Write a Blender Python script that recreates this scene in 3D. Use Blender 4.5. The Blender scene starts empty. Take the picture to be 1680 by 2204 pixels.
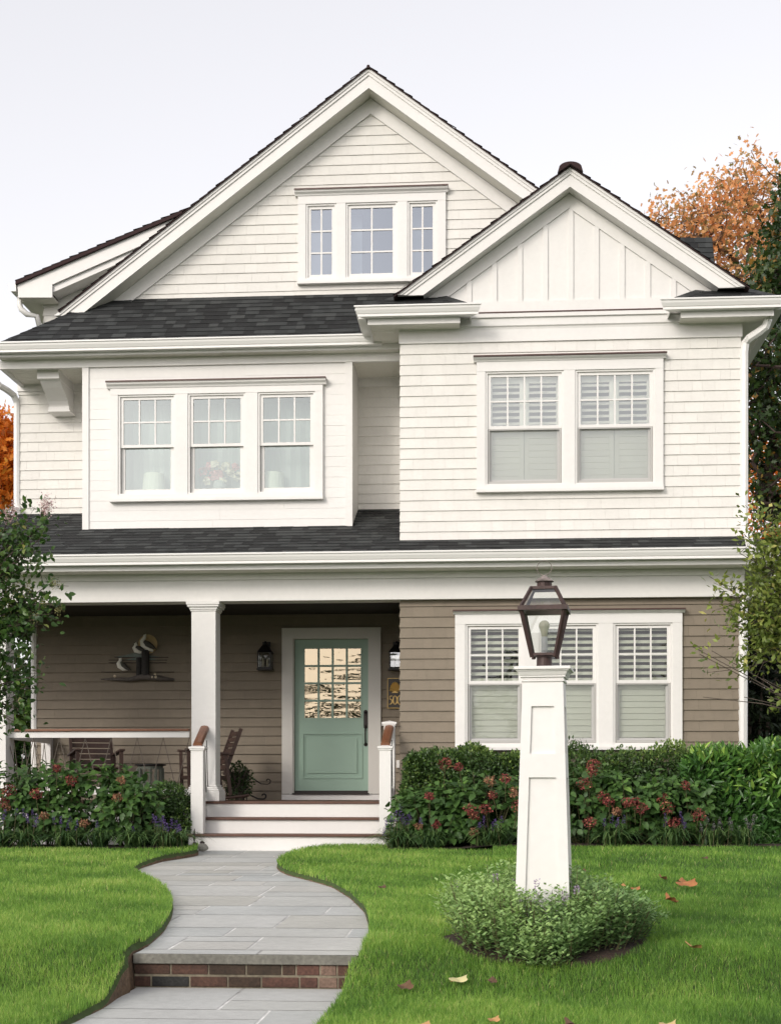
import bpy, math, random
import numpy as np
from mathutils import Vector, Matrix

# ------------------------------------------------------------------ camera
F, PSI, EYE, CU, CV = 3100.0, math.atan(0.071), 0.71, 840.0, 1700.0   # px (1680-wide survey), yaw, eye height
sc = bpy.context.scene
col = sc.collection
cam = bpy.data.objects.new('camera', bpy.data.cameras.new('camera'))
col.objects.link(cam)
cam.location = (0, 0, EYE)
cam.rotation_euler = (math.radians(90), 0, PSI)
cam.data.sensor_width = 36
cam.data.lens = 36 * F / 2203.5
cam.data.shift_y = (CV - 1101.7) / 2203.5
cam.data.clip_start = 0.1
cam.data.clip_end = 3000
sc.camera = cam

# ------------------------------------------------------------------ world and sun
SUN_EL, SUN_AZ = math.radians(26), math.radians(212)     # azimuth clockwise from +Y
w = bpy.data.worlds.new('World')
sc.world = w
w.use_nodes = True
nt = w.node_tree
bg = nt.nodes['Background']
sky = nt.nodes.new('ShaderNodeTexSky')
sky.sky_type = 'NISHITA'
sky.sun_disc = False
sky.sun_elevation = SUN_EL
sky.sun_rotation = SUN_AZ
sky.air_density = 0.8
sky.dust_density = 3.0
sky.ozone_density = 1.0
hs = nt.nodes.new('ShaderNodeHueSaturation')
hs.inputs['Saturation'].default_value = 0.24
hs.inputs['Value'].default_value = 2.38
gm_ = nt.nodes.new('ShaderNodeGamma')                     # a hazy sky: far more even than a clear one
gm_.inputs['Gamma'].default_value = 0.55
nt.links.new(sky.outputs[0], gm_.inputs['Color'])
nt.links.new(gm_.outputs[0], hs.inputs['Color'])
tn = nt.nodes.new('ShaderNodeMix'); tn.data_type = 'RGBA'; tn.blend_type = 'MULTIPLY'; tn.inputs['Factor'].default_value = 1.0
tn.inputs['B'].default_value = (1.03, 0.99, 0.985, 1)     # the pinkish white of an evening haze
nt.links.new(hs.outputs[0], tn.inputs['A'])
nt.links.new(tn.outputs['Result'], bg.inputs['Color'])
bg.inputs['Strength'].default_value = 0.15
sun = bpy.data.objects.new('sun', bpy.data.lights.new('sun', 'SUN'))
col.objects.link(sun)
sun.data.energy = 0.98
sun.data.angle = math.radians(15)
sun.data.color = (1.0, 0.93, 0.83)
sd = Vector((math.sin(SUN_AZ) * math.cos(SUN_EL), math.cos(SUN_AZ) * math.cos(SUN_EL), math.sin(SUN_EL)))
sun.rotation_euler = sd.to_track_quat('Z', 'Y').to_euler()
sc.view_settings.view_transform = 'Standard'
sc.view_settings.look = 'None'
sc.view_settings.exposure = 0.63
sc.view_settings.gamma = 1.0
sc.cycles.max_bounces = 10
sc.cycles.transparent_max_bounces = 16
sc.cycles.use_denoising = True

# ------------------------------------------------------------------ survey helpers
_c, _s = math.cos(PSI), math.sin(PSI)
def XU(u, Y):
    a = (u - CU) / F
    return Y * (a * _c - _s) / (a * _s + _c)
def ZV(v, u, Y):
    a = (u - CU) / F
    return EYE - (v - CV) / F * Y / (a * _s + _c)
def PT(u, v, Y):
    return (XU(u, Y), Y, ZV(v, u, Y))
def PZ(X, Y):
    "image column of a point"
    d = -X * _s + Y * _c
    return CU + F * (X * _c + Y * _s) / d

def lawn_z(Y):
    if Y >= 16.7: return 0.045
    if Y >= 8.0: return 0.045 - 0.0226 * (16.7 - Y)
    z8 = 0.045 - 0.0226 * 8.7
    if Y >= 7.1: 
        t = (8.0 - Y) / 0.9
        return z8 - 0.19 * t * t * (3 - 2 * t)
    return z8 - 0.19 - 0.02 * (7.1 - Y)
def path_z(Y):
    return -0.0226 * (16.7 - Y) if Y >= 7.85 else -0.385 - 0.006 * (7.85 - Y)
def ground_hit(u, v, zf):
    a = (u - CU) / F
    kx, ky, kz = a * _c - _s, a * _s + _c, -(v - CV) / F
    lo, hi = 2.0, 40.0
    for _ in range(60):
        t = (lo + hi) / 2
        if EYE + kz * t > zf(ky * t): lo = t
        else: hi = t
    return (kx * lo, ky * lo, zf(ky * lo))

# ------------------------------------------------------------------ materials
def new_mat(name):
    m = bpy.data.materials.new(name); m.use_nodes = True
    return m, m.node_tree, m.node_tree.nodes, m.node_tree.links, m.node_tree.nodes['Principled BSDF']
def pm(name, c, rough=0.6, var=0.0, noise=None, bump=None, metal=0.0, spec=0.5, ramp=None, tint=None):
    """principled paint / wood / stone. var: per-piece brightness spread (attribute rnd); noise: (scale, amount);
    bump: (scale, distance); ramp: list of (pos, colour) on the attribute rnd"""
    m, t, N, L, b = new_mat(name)
    b.inputs['Roughness'].default_value = rough
    b.inputs['Metallic'].default_value = metal
    b.inputs['Specular IOR Level'].default_value = spec
    at = N.new('ShaderNodeAttribute'); at.attribute_name = 'rnd'
    if ramp:
        r = N.new('ShaderNodeValToRGB')
        while len(r.color_ramp.elements) < len(ramp): r.color_ramp.elements.new(0.5)
        for e, (p, cc) in zip(r.color_ramp.elements, ramp): e.position = p; e.color = (*cc, 1)
        L.new(at.outputs['Fac'], r.inputs['Fac']); out = r.outputs['Color']
    else:
        rg = N.new('ShaderNodeRGB'); rg.outputs[0].default_value = (*c, 1); out = rg.outputs[0]
    tc = N.new('ShaderNodeTexCoord')
    def mult(val, out):
        mx = N.new('ShaderNodeMix'); mx.data_type = 'RGBA'; mx.blend_type = 'MULTIPLY'
        mx.inputs['Factor'].default_value = 1.0
        L.new(out, mx.inputs['A']); L.new(val, mx.inputs['B']); return mx.outputs['Result']
    if var:
        mr = N.new('ShaderNodeMapRange'); mr.inputs['To Min'].default_value = 1 - var; mr.inputs['To Max'].default_value = 1 + var * 0.6
        L.new(at.outputs['Fac'], mr.inputs['Value']); out = mult(mr.outputs[0], out)
    if noise:
        for k, (scl, amt) in enumerate(noise if isinstance(noise[0], tuple) else (noise,)):
            nz = N.new('ShaderNodeTexNoise'); nz.inputs['Scale'].default_value = scl; nz.inputs['Detail'].default_value = 5
            L.new(tc.outputs['Object'], nz.inputs['Vector'])
            mr = N.new('ShaderNodeMapRange'); mr.inputs['From Min'].default_value = 0.3; mr.inputs['From Max'].default_value = 0.7
            mr.inputs['To Min'].default_value = 1 - amt; mr.inputs['To Max'].default_value = 1 + amt * 0.5
            L.new(nz.outputs['Fac'], mr.inputs['Value']); out = mult(mr.outputs[0], out)
    L.new(out, b.inputs['Base Color'])
    if bump:
        nb = N.new('ShaderNodeTexNoise'); nb.inputs['Scale'].default_value = bump[0]; nb.inputs['Detail'].default_value = 4
        L.new(tc.outputs['Object'], nb.inputs['Vector'])
        bn = N.new('ShaderNodeBump'); bn.inputs['Distance'].default_value = bump[1]; bn.inputs['Strength'].default_value = 0.6
        L.new(nb.outputs['Fac'], bn.inputs['Height']); L.new(bn.outputs[0], b.inputs['Normal'])
    return m
def leafm(name, ramp, rough=0.5, trans=0.25, tcol=None, spec=0.4):
    m = pm(name, (0, 0, 0), rough, ramp=ramp, spec=spec)
    t = m.node_tree; N, L = t.nodes, t.links
    b = N['Principled BSDF']; src = b.inputs['Base Color'].links[0].from_socket
    tr = N.new('ShaderNodeBsdfTranslucent'); 
    hs_ = N.new('ShaderNodeHueSaturation'); hs_.inputs['Value'].default_value = 1.3; hs_.inputs['Hue'].default_value = 0.49
    L.new(src, hs_.inputs['Color']); L.new(hs_.outputs[0], tr.inputs['Color'])
    mx = N.new('ShaderNodeMixShader'); mx.inputs[0].default_value = trans
    L.new(b.outputs[0], mx.inputs[1]); L.new(tr.outputs[0], mx.inputs[2])
    L.new(mx.outputs[0], N['Material Output'].inputs['Surface'])
    return m
def glassm(name, refl=0.25, tint=(1, 1, 1), rough=0.0, wav=0.0, refl_tint=(0.95, 0.97, 1.0)):
    m, t, N, L, b = new_mat(name); N.remove(b)
    tr = N.new('ShaderNodeBsdfTransparent'); tr.inputs[0].default_value = (*tint, 1)
    gl = N.new('ShaderNodeBsdfGlossy'); gl.inputs['Roughness'].default_value = rough
    gl.inputs['Color'].default_value = (*refl_tint, 1)
    fr = N.new('ShaderNodeFresnel'); fr.inputs['IOR'].default_value = 1.5
    ad = N.new('ShaderNodeMath'); ad.operation = 'ADD'; ad.use_clamp = True; ad.inputs[1].default_value = refl
    L.new(fr.outputs[0], ad.inputs[0])
    if wav:
        tc = N.new('ShaderNodeTexCoord'); nb = N.new('ShaderNodeTexNoise'); nb.inputs['Scale'].default_value = 2.2
        mp = N.new('ShaderNodeMapping'); mp.inputs['Scale'].default_value = (0.7, 0.7, 2.5 if wav > 0.005 else 1.0)
        L.new(tc.outputs['Object'], mp.inputs['Vector']); L.new(mp.outputs[0], nb.inputs['Vector'])
        bn = N.new('ShaderNodeBump'); bn.inputs['Distance'].default_value = wav; L.new(nb.outputs['Fac'], bn.inputs['Height'])
        L.new(bn.outputs[0], gl.inputs['Normal'])
    mx = N.new('ShaderNodeMixShader'); L.new(ad.outputs[0], mx.inputs[0]); L.new(tr.outputs[0], mx.inputs[1]); L.new(gl.outputs[0], mx.inputs[2])
    L.new(mx.outputs[0], N['Material Output'].inputs['Surface'])
    return m
def screenm(name):
    m, t, N, L, b = new_mat(name)
    b.inputs['Base Color'].default_value = (0.25, 0.26, 0.26, 1); b.inputs['Roughness'].default_value = 0.6
    tr = N.new('ShaderNodeBsdfTransparent'); mx = N.new('ShaderNodeMixShader'); mx.inputs[0].default_value = 0.26
    L.new(tr.outputs[0], mx.inputs[1]); L.new(b.outputs[0], mx.inputs[2]); L.new(mx.outputs[0], N['Material Output'].inputs['Surface'])
    return m

M = dict(
    siding=pm('cream_siding', (0.715, 0.697, 0.655), 0.65, var=0.03, noise=((0.7, 0.05), (5, 0.035), (26, 0.03)), bump=(60, 0.002)),
    trim=pm('white_trim_paint', (0.73, 0.715, 0.69), 0.5, noise=((1.5, 0.035), (18, 0.025))),
    brown=pm('brown_siding', (0.215, 0.178, 0.132), 0.7, var=0.05, noise=((0.8, 0.05), (12, 0.05)), bump=(60, 0.002)),
    shingle=pm('asphalt_shingle', (0.03, 0.032, 0.034), 0.9, noise=((140, 0.35), (2, 0.1)), bump=(220, 0.004),
               ramp=[(0, (0.005, 0.0055, 0.006)), (0.35, (0.010, 0.011, 0.0115)), (0.5, (0.020, 0.0225, 0.0225)), (0.8, (0.031, 0.034, 0.034)), (1, (0.046, 0.049, 0.048))]),
    edge=pm('shingle_edge', (0.032, 0.014, 0.014), 0.9, noise=(30, 0.3)),
    gutter=pm('white_aluminium', (0.745, 0.735, 0.71), 0.32, noise=(1.2, 0.02)),
    soffit=pm('soffit_vinyl', (0.72, 0.70, 0.63), 0.6),
    teak=pm('stained_hardwood', (0.19, 0.075, 0.035), 0.45, noise=((3, 0.25), (30, 0.2))),
    deck=pm('deck_wood', (0.11, 0.05, 0.032), 0.55, noise=((4, 0.25), (40, 0.15))),
    door=pm('sage_green_paint', (0.30, 0.43, 0.345), 0.45, noise=(3, 0.03)),
    black=pm('black_iron', (0.012, 0.011, 0.011), 0.45, metal=0.3),
    bronze=pm('oil_rubbed_bronze', (0.03, 0.024, 0.022), 0.4, metal=0.6),
    copper=pm('weathered_copper', (0.062, 0.034, 0.029), 0.5, metal=0.2, noise=((9, 0.35), (45, 0.3))),
    verdigris=pm('verdigris_copper', (0.24, 0.2, 0.18), 0.6, metal=0.25, noise=((22, 0.45), (60, 0.3))),
    ceil=pm('porch_ceiling_boards', (0.03, 0.026, 0.022), 0.7),
    glareroom=pm('sky_glare_lining', (0.42, 0.42, 0.42), 0.9),  # bay lining painted paler in place of the sky reflected in its panes
    room=pm('room_interior', (0.07, 0.062, 0.055), 0.9),
    drape=pm('pale_drape', (0.5, 0.52, 0.49), 0.9, noise=(2, 0.06)),
    louver=pm('white_louver', (0.86, 0.85, 0.76), 0.5),
    flash=pm('copper_flashing', (0.07, 0.035, 0.03), 0.5, metal=0.3),
    screenframe=pm('grey_aluminium', (0.42, 0.41, 0.39), 0.45),
    screen=screenm('insect_mesh'),
    glass=glassm('window_glass', 0.03, (0.93, 0.97, 0.93), 0.0, 0.004),
    bayglass=glassm('bay_window_glass', 0.20, (0.93, 0.96, 0.95), 0.0, 0.003, (0.93, 0.97, 0.97)),
    atticglass=glassm('attic_window_glass', 0.22, (0.8, 0.85, 0.9), 0.0, 0.0015, (0.8, 0.88, 1.0)),
    skyglass=glassm('upper_window_glass', 0.17, (0.8, 0.87, 0.84), 0.0, 0.0015, (0.9, 0.98, 0.97)),
    doorglass=glassm('door_glass', 0.30, (0.5, 0.5, 0.45), 0.0, 0.006, (1.0, 0.84, 0.6)),  # sunset warmth of the reflected sky is put into the gloss tint
    lampglass=glassm('lantern_glass', 0.07, (0.98, 0.99, 0.98)),
)

# ------------------------------------------------------------------ mesh builder
R = random.Random(11)
ORG = {}
class MB:
    def __init__(self): self.v = []; self.f = []; self.r = []
    def face(self, pts, r=0.5):
        n = len(self.v); self.v.extend(tuple(p) for p in pts); self.f.append(tuple(range(n, n + len(pts)))); self.r.append(r); return self
    def poly(self, vs, fs, r=0.5):
        n = len(self.v); self.v.extend(tuple(p) for p in vs)
        for f in fs: self.f.append(tuple(n + i for i in f)); self.r.append(r)
        return self
    def hexa(self, a, r=0.5):
        "8 corners: bottom ring 0-3, top ring 4-7"
        return self.poly(a, [(3, 2, 1, 0), (4, 5, 6, 7), (0, 1, 5, 4), (1, 2, 6, 5), (2, 3, 7, 6), (3, 0, 4, 7)], r)
    def box(self, x0, x1, y0, y1, z0, z1, r=0.5):
        return self.hexa([(x0, y0, z0), (x1, y0, z0), (x1, y1, z0), (x0, y1, z0), (x0, y0, z1), (x1, y0, z1), (x1, y1, z1), (x0, y1, z1)], r)
    def prism(self, xz, y0, y1, r=0.5):
        n = len(xz)
        return self.poly([(x, y0, z) for x, z in xz] + [(x, y1, z) for x, z in xz],
                         [tuple(range(n)), tuple(range(2 * n - 1, n - 1, -1))] + [(i, n + i, n + (i + 1) % n, (i + 1) % n) for i in range(n)], r)
    def extx(self, yz, x0, x1, r=0.5, m0=0.0, m1=0.0, yref=0.0):
        "profile in (y,z) extruded along x; m0/m1 mitre factors against (y - yref)"
        n = len(yz)
        return self.poly([(x0 + m0 * (y - yref), y, z) for y, z in yz] + [(x1 + m1 * (y - yref), y, z) for y, z in yz],
                         [tuple(range(n)), tuple(range(2 * n - 1, n - 1, -1))] + [(i, n + i, n + (i + 1) % n, (i + 1) % n) for i in range(n)], r)
    def exty(self, xz, y0, y1, r=0.5): return self.prism(xz, y0, y1, r)
    def tube(self, pts, rad, n=8, r=0.5, cap=True):
        pts = [Vector(p) for p in pts]; k = len(pts)
        rs = rad if isinstance(rad, (list, tuple)) else [rad] * k
        rings = []
        up = None
        for i, p in enumerate(pts):
            d = (pts[min(i + 1, k - 1)] - pts[max(i - 1, 0)])
            if d.length < 1e-9: d = Vector((0, 0, 1))
            d.normalize()
            if up is None:
                up = Vector((0, 0, 1)) if abs(d.z) < 0.9 else Vector((1, 0, 0))
            a = d.cross(up)
            if a.length < 1e-6: a = d.orthogonal()
            a.normalize(); b = a.cross(d).normalized(); up = b
            rings.append([p + (a * math.cos(2 * math.pi * j / n) + b * math.sin(2 * math.pi * j / n)) * rs[i] for j in range(n)])
        vs = [q for rg in rings for q in rg]
        fs = [(i * n + j, i * n + (j + 1) % n, (i + 1) * n + (j + 1) % n, (i + 1) * n + j) for i in range(k - 1) for j in range(n)]
        if cap: fs += [tuple(range(n - 1, -1, -1)), tuple(range((k - 1) * n, k * n))]
        return self.poly(vs, fs, r)
    def lathe(self, prof, cx, cy, n=20, r=0.5, rot=0.0):
        k = len(prof)
        vs = [(cx + rr * math.cos(2 * math.pi * j / n + rot), cy + rr * math.sin(2 * math.pi * j / n + rot), z) for rr, z in prof for j in range(n)]
        fs = [(i * n + j, i * n + (j + 1) % n, (i + 1) * n + (j + 1) % n, (i + 1) * n + j) for i in range(k - 1) for j in range(n)]
        fs += [tuple(range(n - 1, -1, -1)), tuple(range((k - 1) * n, k * n))]
        return self.poly(vs, fs, r)
    def bar(self, a, b, wx, wy, up=(0, 0, 1), r=0.5):
        "rectangular bar from a to b, wx along side, wy along up"
        a, b = Vector(a), Vector(b); d = (b - a).normalized(); up = Vector(up)
        s = d.cross(up)
        if s.length < 1e-6: s = d.orthogonal()
        s.normalize(); t = s.cross(d).normalized(); s *= wx / 2; t *= wy / 2
        return self.hexa([a - s - t, a + s - t, a + s + t, a - s + t, b - s - t, b + s - t, b + s + t, b - s + t], r)
def obj(name, mb, mat, parent=None, smooth=False, org=None, bevel=0.0, local=False):
    "one mesh object; vertices are given in world space unless the parent thing was built locally"
    o_ = org if org is not None else (ORG.get(parent.name, (0, 0, 0)) if parent else (0, 0, 0))
    vs = np.array(mb.v, dtype=np.float64).reshape(-1, 3) - (0 if local else np.array(o_, dtype=np.float64))
    me = bpy.data.meshes.new(name)
    me.from_pydata(vs.tolist(), [], mb.f)
    a = me.attributes.new('rnd', 'FLOAT', 'FACE'); a.data.foreach_set('value', np.array(mb.r, dtype=np.float32))
    if smooth: me.polygons.foreach_set('use_smooth', [True] * len(me.polygons))
    me.materials.append(mat)
    o = bpy.data.objects.new(name, me); col.objects.link(o)
    if parent: o.parent = parent; ORG[o.name] = o_
    elif org is not None: o.location = org
    if bevel:
        bv = o.modifiers.new('bevel', 'BEVEL'); bv.width = bevel; bv.segments = 2; bv.limit_method = 'ANGLE'
    return o
def tag(o, label=None, cat=None, group=None, kind=None):
    if label: o['label'] = label
    if cat: o['category'] = cat
    if group: o['group'] = group
    if kind: o['kind'] = kind
    return o
def thing(name, loc, label, cat, group=None, local=False, rz=0.0):
    o = bpy.data.objects.new(name, None); col.objects.link(o); o.empty_display_size = 0.2
    o.location = loc; o.rotation_euler = (0, 0, rz)
    ORG[o.name] = (0, 0, 0) if local else tuple(loc)
    return tag(o, label, cat, group)
def copy_thing(src, loc, rz, label):
    r = src.copy(); col.objects.link(r); r.location = loc; r.rotation_euler = (0, 0, rz); r['label'] = label
    for ch in list(src.children):
        c = ch.copy(); col.objects.link(c); c.parent = r
        for g in ch.children:
            d = g.copy(); col.objects.link(d); d.parent = c
    return r

# ------------------------------------------------------------------ siding and shingles
def siding(mb, x0, x1, z0, z1, Y, course=0.127, holes=(), clip=None, lip=0.0135, wid=(0.10, 0.30), frame=None, flare=(0, 0), seed=1, gap=0.0015):
    fr = frame or (lambda s, off, z: (s, Y - off, z))
    rr = random.Random(seed)
    z = z0
    while z < z1 - 0.01:
        zt = min(z + course, z1); zm = (z + zt) / 2
        a, b = (x0, x1) if not clip else clip(zm)
        if b - a > 0.02:
            iv = [(a, b)]
            for hx0, hx1, hz0, hz1 in holes:
                if hz0 < zm < hz1:
                    nv = []
                    for p, q in iv:
                        if hx0 > p: nv.append((p, min(q, hx0)))
                        if hx1 < q: nv.append((max(p, hx1), q))
                    iv = [i for i in nv if i[1] - i[0] > 0.005]
            for p, q in iv:
                mb.face([fr(p, lip - 0.006, z), fr(q, lip - 0.006, z), fr(q, -0.004, zt), fr(p, -0.004, zt)], 0.3)
                s = p
                while s < q - 0.001:
                    e = s + rr.uniform(*wid)
                    if q - e < 0.07: e = q
                    l = lip + rr.uniform(-0.0015, 0.0015)
                    sa = s - (lip * flare[0] if s == p and p == a else 0); eb = e + (lip * flare[1] if e == q and q == b else 0)
                    g1 = gap if e < q else 0
                    mb.poly([fr(sa, l, z), fr(eb - g1, l, z), fr(e - g1, 0.001, zt + 0.004), fr(s, 0.001, zt + 0.004), fr(sa, -0.01, z), fr(eb - g1, -0.01, z)],
                            [(0, 1, 2, 3), (4, 5, 1, 0), (0, 3, 4), (1, 5, 2)], rr.random())
                    s = e
        z = zt
    return mb
def shingles(mb, eL, eR, tR, tL, course=0.14, lift=0.012, seed=3, wid=(0.07, 0.21)):
    rr = random.Random(seed)
    eL, eR, tR, tL = map(Vector, (eL, eR, tR, tL))
    e = (eR - eL).normalized()
    up = (tL - eL) - e * (tL - eL).dot(e)
    n = e.cross(up).normalized()
    if n.z < 0: n = -n
    L = up.length; ud = up.normalized(); k = max(1, round(L / course))
    a1, b0, b1 = (tL - eL).dot(e), (eR - eL).dot(e), (tR - eL).dot(e)
    P = lambda d, h, o: eL + e * d + ud * h + n * o
    for i in range(k):
        t0, t1 = i / k, (i + 1) / k
        la, lb = a1 * t0, b0 + (b1 - b0) * t0
        ua, ub = a1 * t1, b0 + (b1 - b0) * t1
        s, end = min(la, ua) - rr.uniform(0, 0.2), max(lb, ub)
        while s < end:
            q = s + rr.uniform(*wid)
            p0, p1 = max(s, la), min(q, lb); q0, q1 = max(s, ua), min(q, ub)
            if p1 > p0 or q1 > q0:
                p0, p1 = min(p0, lb), max(p1, la); q0, q1 = min(q0, ub), max(q1, ua)
                p1, q1 = max(p0, p1), max(q0, q1)
                v = rr.random(); l = lift * (1.0 if v > 0.45 else 0.55)
                h0, h1 = L * t0 - 0.002, L * t1 + 0.01
                mb.poly([P(p0, h0, l), P(p1, h0, l), P(q1, h1, 0.001), P(q0, h1, 0.001), P(p0, h0, -0.004), P(p1, h0, -0.004)],
                        [(0, 1, 2, 3), (4, 5, 1, 0)], v)
            s = q
    return mb
# ================================================================== HOUSE
YB, YF, YBEAM, YU, YBOX, YR, YRB = 19.8, 17.5, 17.40, 19.0, 18.18, 18.68, 17.27
XBL, XBR = XU(862, YF), XU(1592, YF)          # front bay, left and right edges
HO = (XBL, YF, 0.0)
house = thing('house', HO, 'cream and brown shingled two storey house with front porch, gables and a green door', 'house')
def H(name, mb, mat, **k): return obj(name, mb, mat, house, **k)
zf = ZV(1724.3, 640, 17.27)                    # porch floor level
YEV = 17.0
z_eave = ZV(1186, 1000, YEV)
SL = 0.45
def proof(Y): return z_eave + SL * (Y - YEV)

# ---------- walls
def quadwall(pts): return MB().face(pts)
z_beam0 = ZV(1295, 300, YBEAM); z_beam1 = ZV(1243, 1000, YBEAM)
xhl = XU(80, YB); 
# lower bay wall (brown shingles) with its window hole
lw = [(1000.8, 1126.6), (1159, 1286), (1318, 1445.8)]
lwz0, lwz1 = ZV(1602.5, 1380, YF), ZV(1341, 1380, YF)
lwx = [(XU(a, YF), XU(b, YF)) for a, b in lw]
def holes_of(xs, z0, z1, g=0.02): return [(a - g, b + g, z0 - g, z1 + g) for a, b in xs]
H('wall', siding(MB(), XBL, XBR, 0.02, z_beam0 + 0.02, YF, holes=holes_of(lwx, lwz0, lwz1), seed=5, flare=(1, 1), lip=0.018), M['brown'])
# porch back wall
dx0, dx1, dz0, dz1 = XU(630.5, YB), XU(795, YB), zf + 0.09, ZV(1372, 700, YB)
H('wall', siding(MB(), xhl, XBL + 0.4, zf, 3.35, YB, holes=[(dx0 - 0.05, dx1 + 0.05, 0, dz1 + 0.05)], seed=6, lip=0.026, gap=0.001), M['brown'])
sidefr = lambda X, sg: (lambda s, off, z: (X + sg * off, s, z))
m = MB(); siding(m, YF, YB, 0.0, 3.0, 0, frame=sidefr(XBL, -1), seed=7); siding(m, YF, 27, 0.0, 3.0, 0, frame=sidefr(XBR, 1), seed=8)
siding(m, YB, 27, 0.0, 3.0, 0, frame=sidefr(xhl, -1), seed=9)
H('wall', m, M['brown'])
# upper bay wall
bw = [(1043.8, 1211.9), (1236.2, 1407.8)]
bwz0, bwz1 = ZV(1044.5, 1220, YF), ZV(798.5, 1220, YF)
bwx = [(XU(a, YF), XU(b, YF)) for a, b in bw]
z_bsid1 = ZV(733, 1230, YF)
H('wall', siding(MB(), XBL, XBR, proof(YF) - 0.03, z_bsid1, YF, holes=holes_of(bwx, bwz0, bwz1), seed=12, flare=(1, 1)), M['siding'])
# upper wall behind the boxed window, alcove and left corner
xul = XU(42, YU)
z_soff = ZV(785, 500, YBOX)
H('wall', siding(MB(), xul, XBL + 0.1, proof(YU) - 0.05, z_soff + 0.1, YU, seed=13, flare=(1, 0)), M['siding'])
m = MB(); siding(m, YF, YU, 3.0, z_bsid1 + 0.2, 0, frame=sidefr(XBL, -1), seed=14); siding(m, YF, 27, 3.0, z_bsid1 + 0.5, 0, frame=sidefr(XBR, 1), seed=15)
siding(m, YU, 27, 3.0, 5.9, 0, frame=sidefr(xul, -1), seed=16)
H('wall', m, M['siding'])
# gable wall
ga = PT(793.5, 206, YU)                         # top of the gable siding
def gclip(z):
    d = max(0.0, ga[2] - z) / 0.75
    return (ga[0] - d, ga[0] + d)
gw = [(702, 724.5, 441, 602.5), (744.5, 855.6, 437.5, 600), (876.4, 941.5, 435, 596)]
gw = [(658.8, 724.9), (744.5, 855.6), (876.4, 941.5)]
gwz0, gwz1 = ZV(600, 800, YU), ZV(438, 800, YU)
gwx = [(XU(a, YU), XU(b, YU)) for a, b in gw]
zg0 = ZV(650, 500, YU)
H('wall', siding(MB(), 0, 0, zg0, ga[2], YU, clip=gclip, holes=holes_of(gwx, gwz0, gwz1), seed=17, wid=(0.12, 0.34)), M['siding'])
# boxed window bay (flat boards)
bx0, bx1 = XU(178.5, YBOX), XU(758.5, YBOX)
xw = [(256.3, 379.9), (405.6, 529.5), (555.6, 679.2)]
xwz0, xwz1 = ZV(1064.5, 467, YBOX), ZV(848, 467, YBOX)
xwx = [(XU(a, YBOX), XU(b, YBOX)) for a, b in xw]
m = MB(); siding(m, bx0 + 0.07, bx1 - 0.08, proof(YBOX) - 0.03, z_soff + 0.02, YBOX, course=0.131, lip=0.004, wid=(1.4, 2.6), holes=holes_of(xwx, xwz0, xwz1), seed=18)
H('wall', m, M['trim'])
for a, b, x in ((bx0, bx0 + 0.083, bx0 + 0.004), (bx1 - 0.09, bx1, bx1 - 0.004)):
    m = MB().box(a, b, YBOX - 0.022, YBOX + 0.02, proof(YBOX) - 0.02, z_soff + 0.06)
    m.poly([(x, YBOX + 0.02, proof(YBOX) - 0.05), (x, YU, proof(YU) - 0.05), (x, YU, z_soff + 0.05), (x, YBOX + 0.02, z_soff + 0.05)], [(0, 1, 2, 3)])
    H('corner_board', m, M['trim'])

# ---------- windows
def ring(mb, x0, x1, z0, z1, wl, wb, wt, y0, y1):
    mb.box(x0, x0 + wl, y0, y1, z0, z1); mb.box(x1 - wl, x1, y0, y1, z0, z1)
    mb.box(x0 + wl, x1 - wl, y0, y1, z0, z0 + wb); mb.box(x0 + wl, x1 - wl, y0, y1, z1 - wt, z1)
    return (x0 + wl, x1 - wl, z0 + wb, z1 - wt)
def grid(mb, x0, x1, z0, z1, nc, nr, wd, y0, y1):
    for i in range(1, nc):
        x = x0 + (x1 - x0) * i / nc; mb.box(x - wd / 2, x + wd / 2, y0, y1, z0, z1)
    for j in range(1, nr):
        z = z0 + (z1 - z0) * j / nr; mb.box(x0, x1, y0 + 0.001, y1 - 0.001, z - wd / 2, z + wd / 2)
def slats(mb, x0, x1, z0, z1, y, pitch, wid, tilt, th=0.009):
    n = max(1, round((z1 - z0) / pitch)); p = (z1 - z0) / n
    cy, cz = math.cos(tilt) * wid / 2, math.sin(tilt) * wid / 2
    ny, nz = -math.sin(tilt) * th / 2, math.cos(tilt) * th / 2
    for i in range(n):
        z = z0 + p * (i + 0.5)
        c = [(y - cy - ny, z - cz - nz), (y + cy - ny, z + cz - nz), (y + cy + ny, z + cz + nz), (y - cy + ny, z - cz + nz)]
        mb.extx(c, x0, x1, R.random())
def pane(mb, x0, x1, z0, z1, y): mb.face([(x0, y, z0), (x1, y, z0), (x1, y, z1), (x0, y, z1)])
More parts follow.
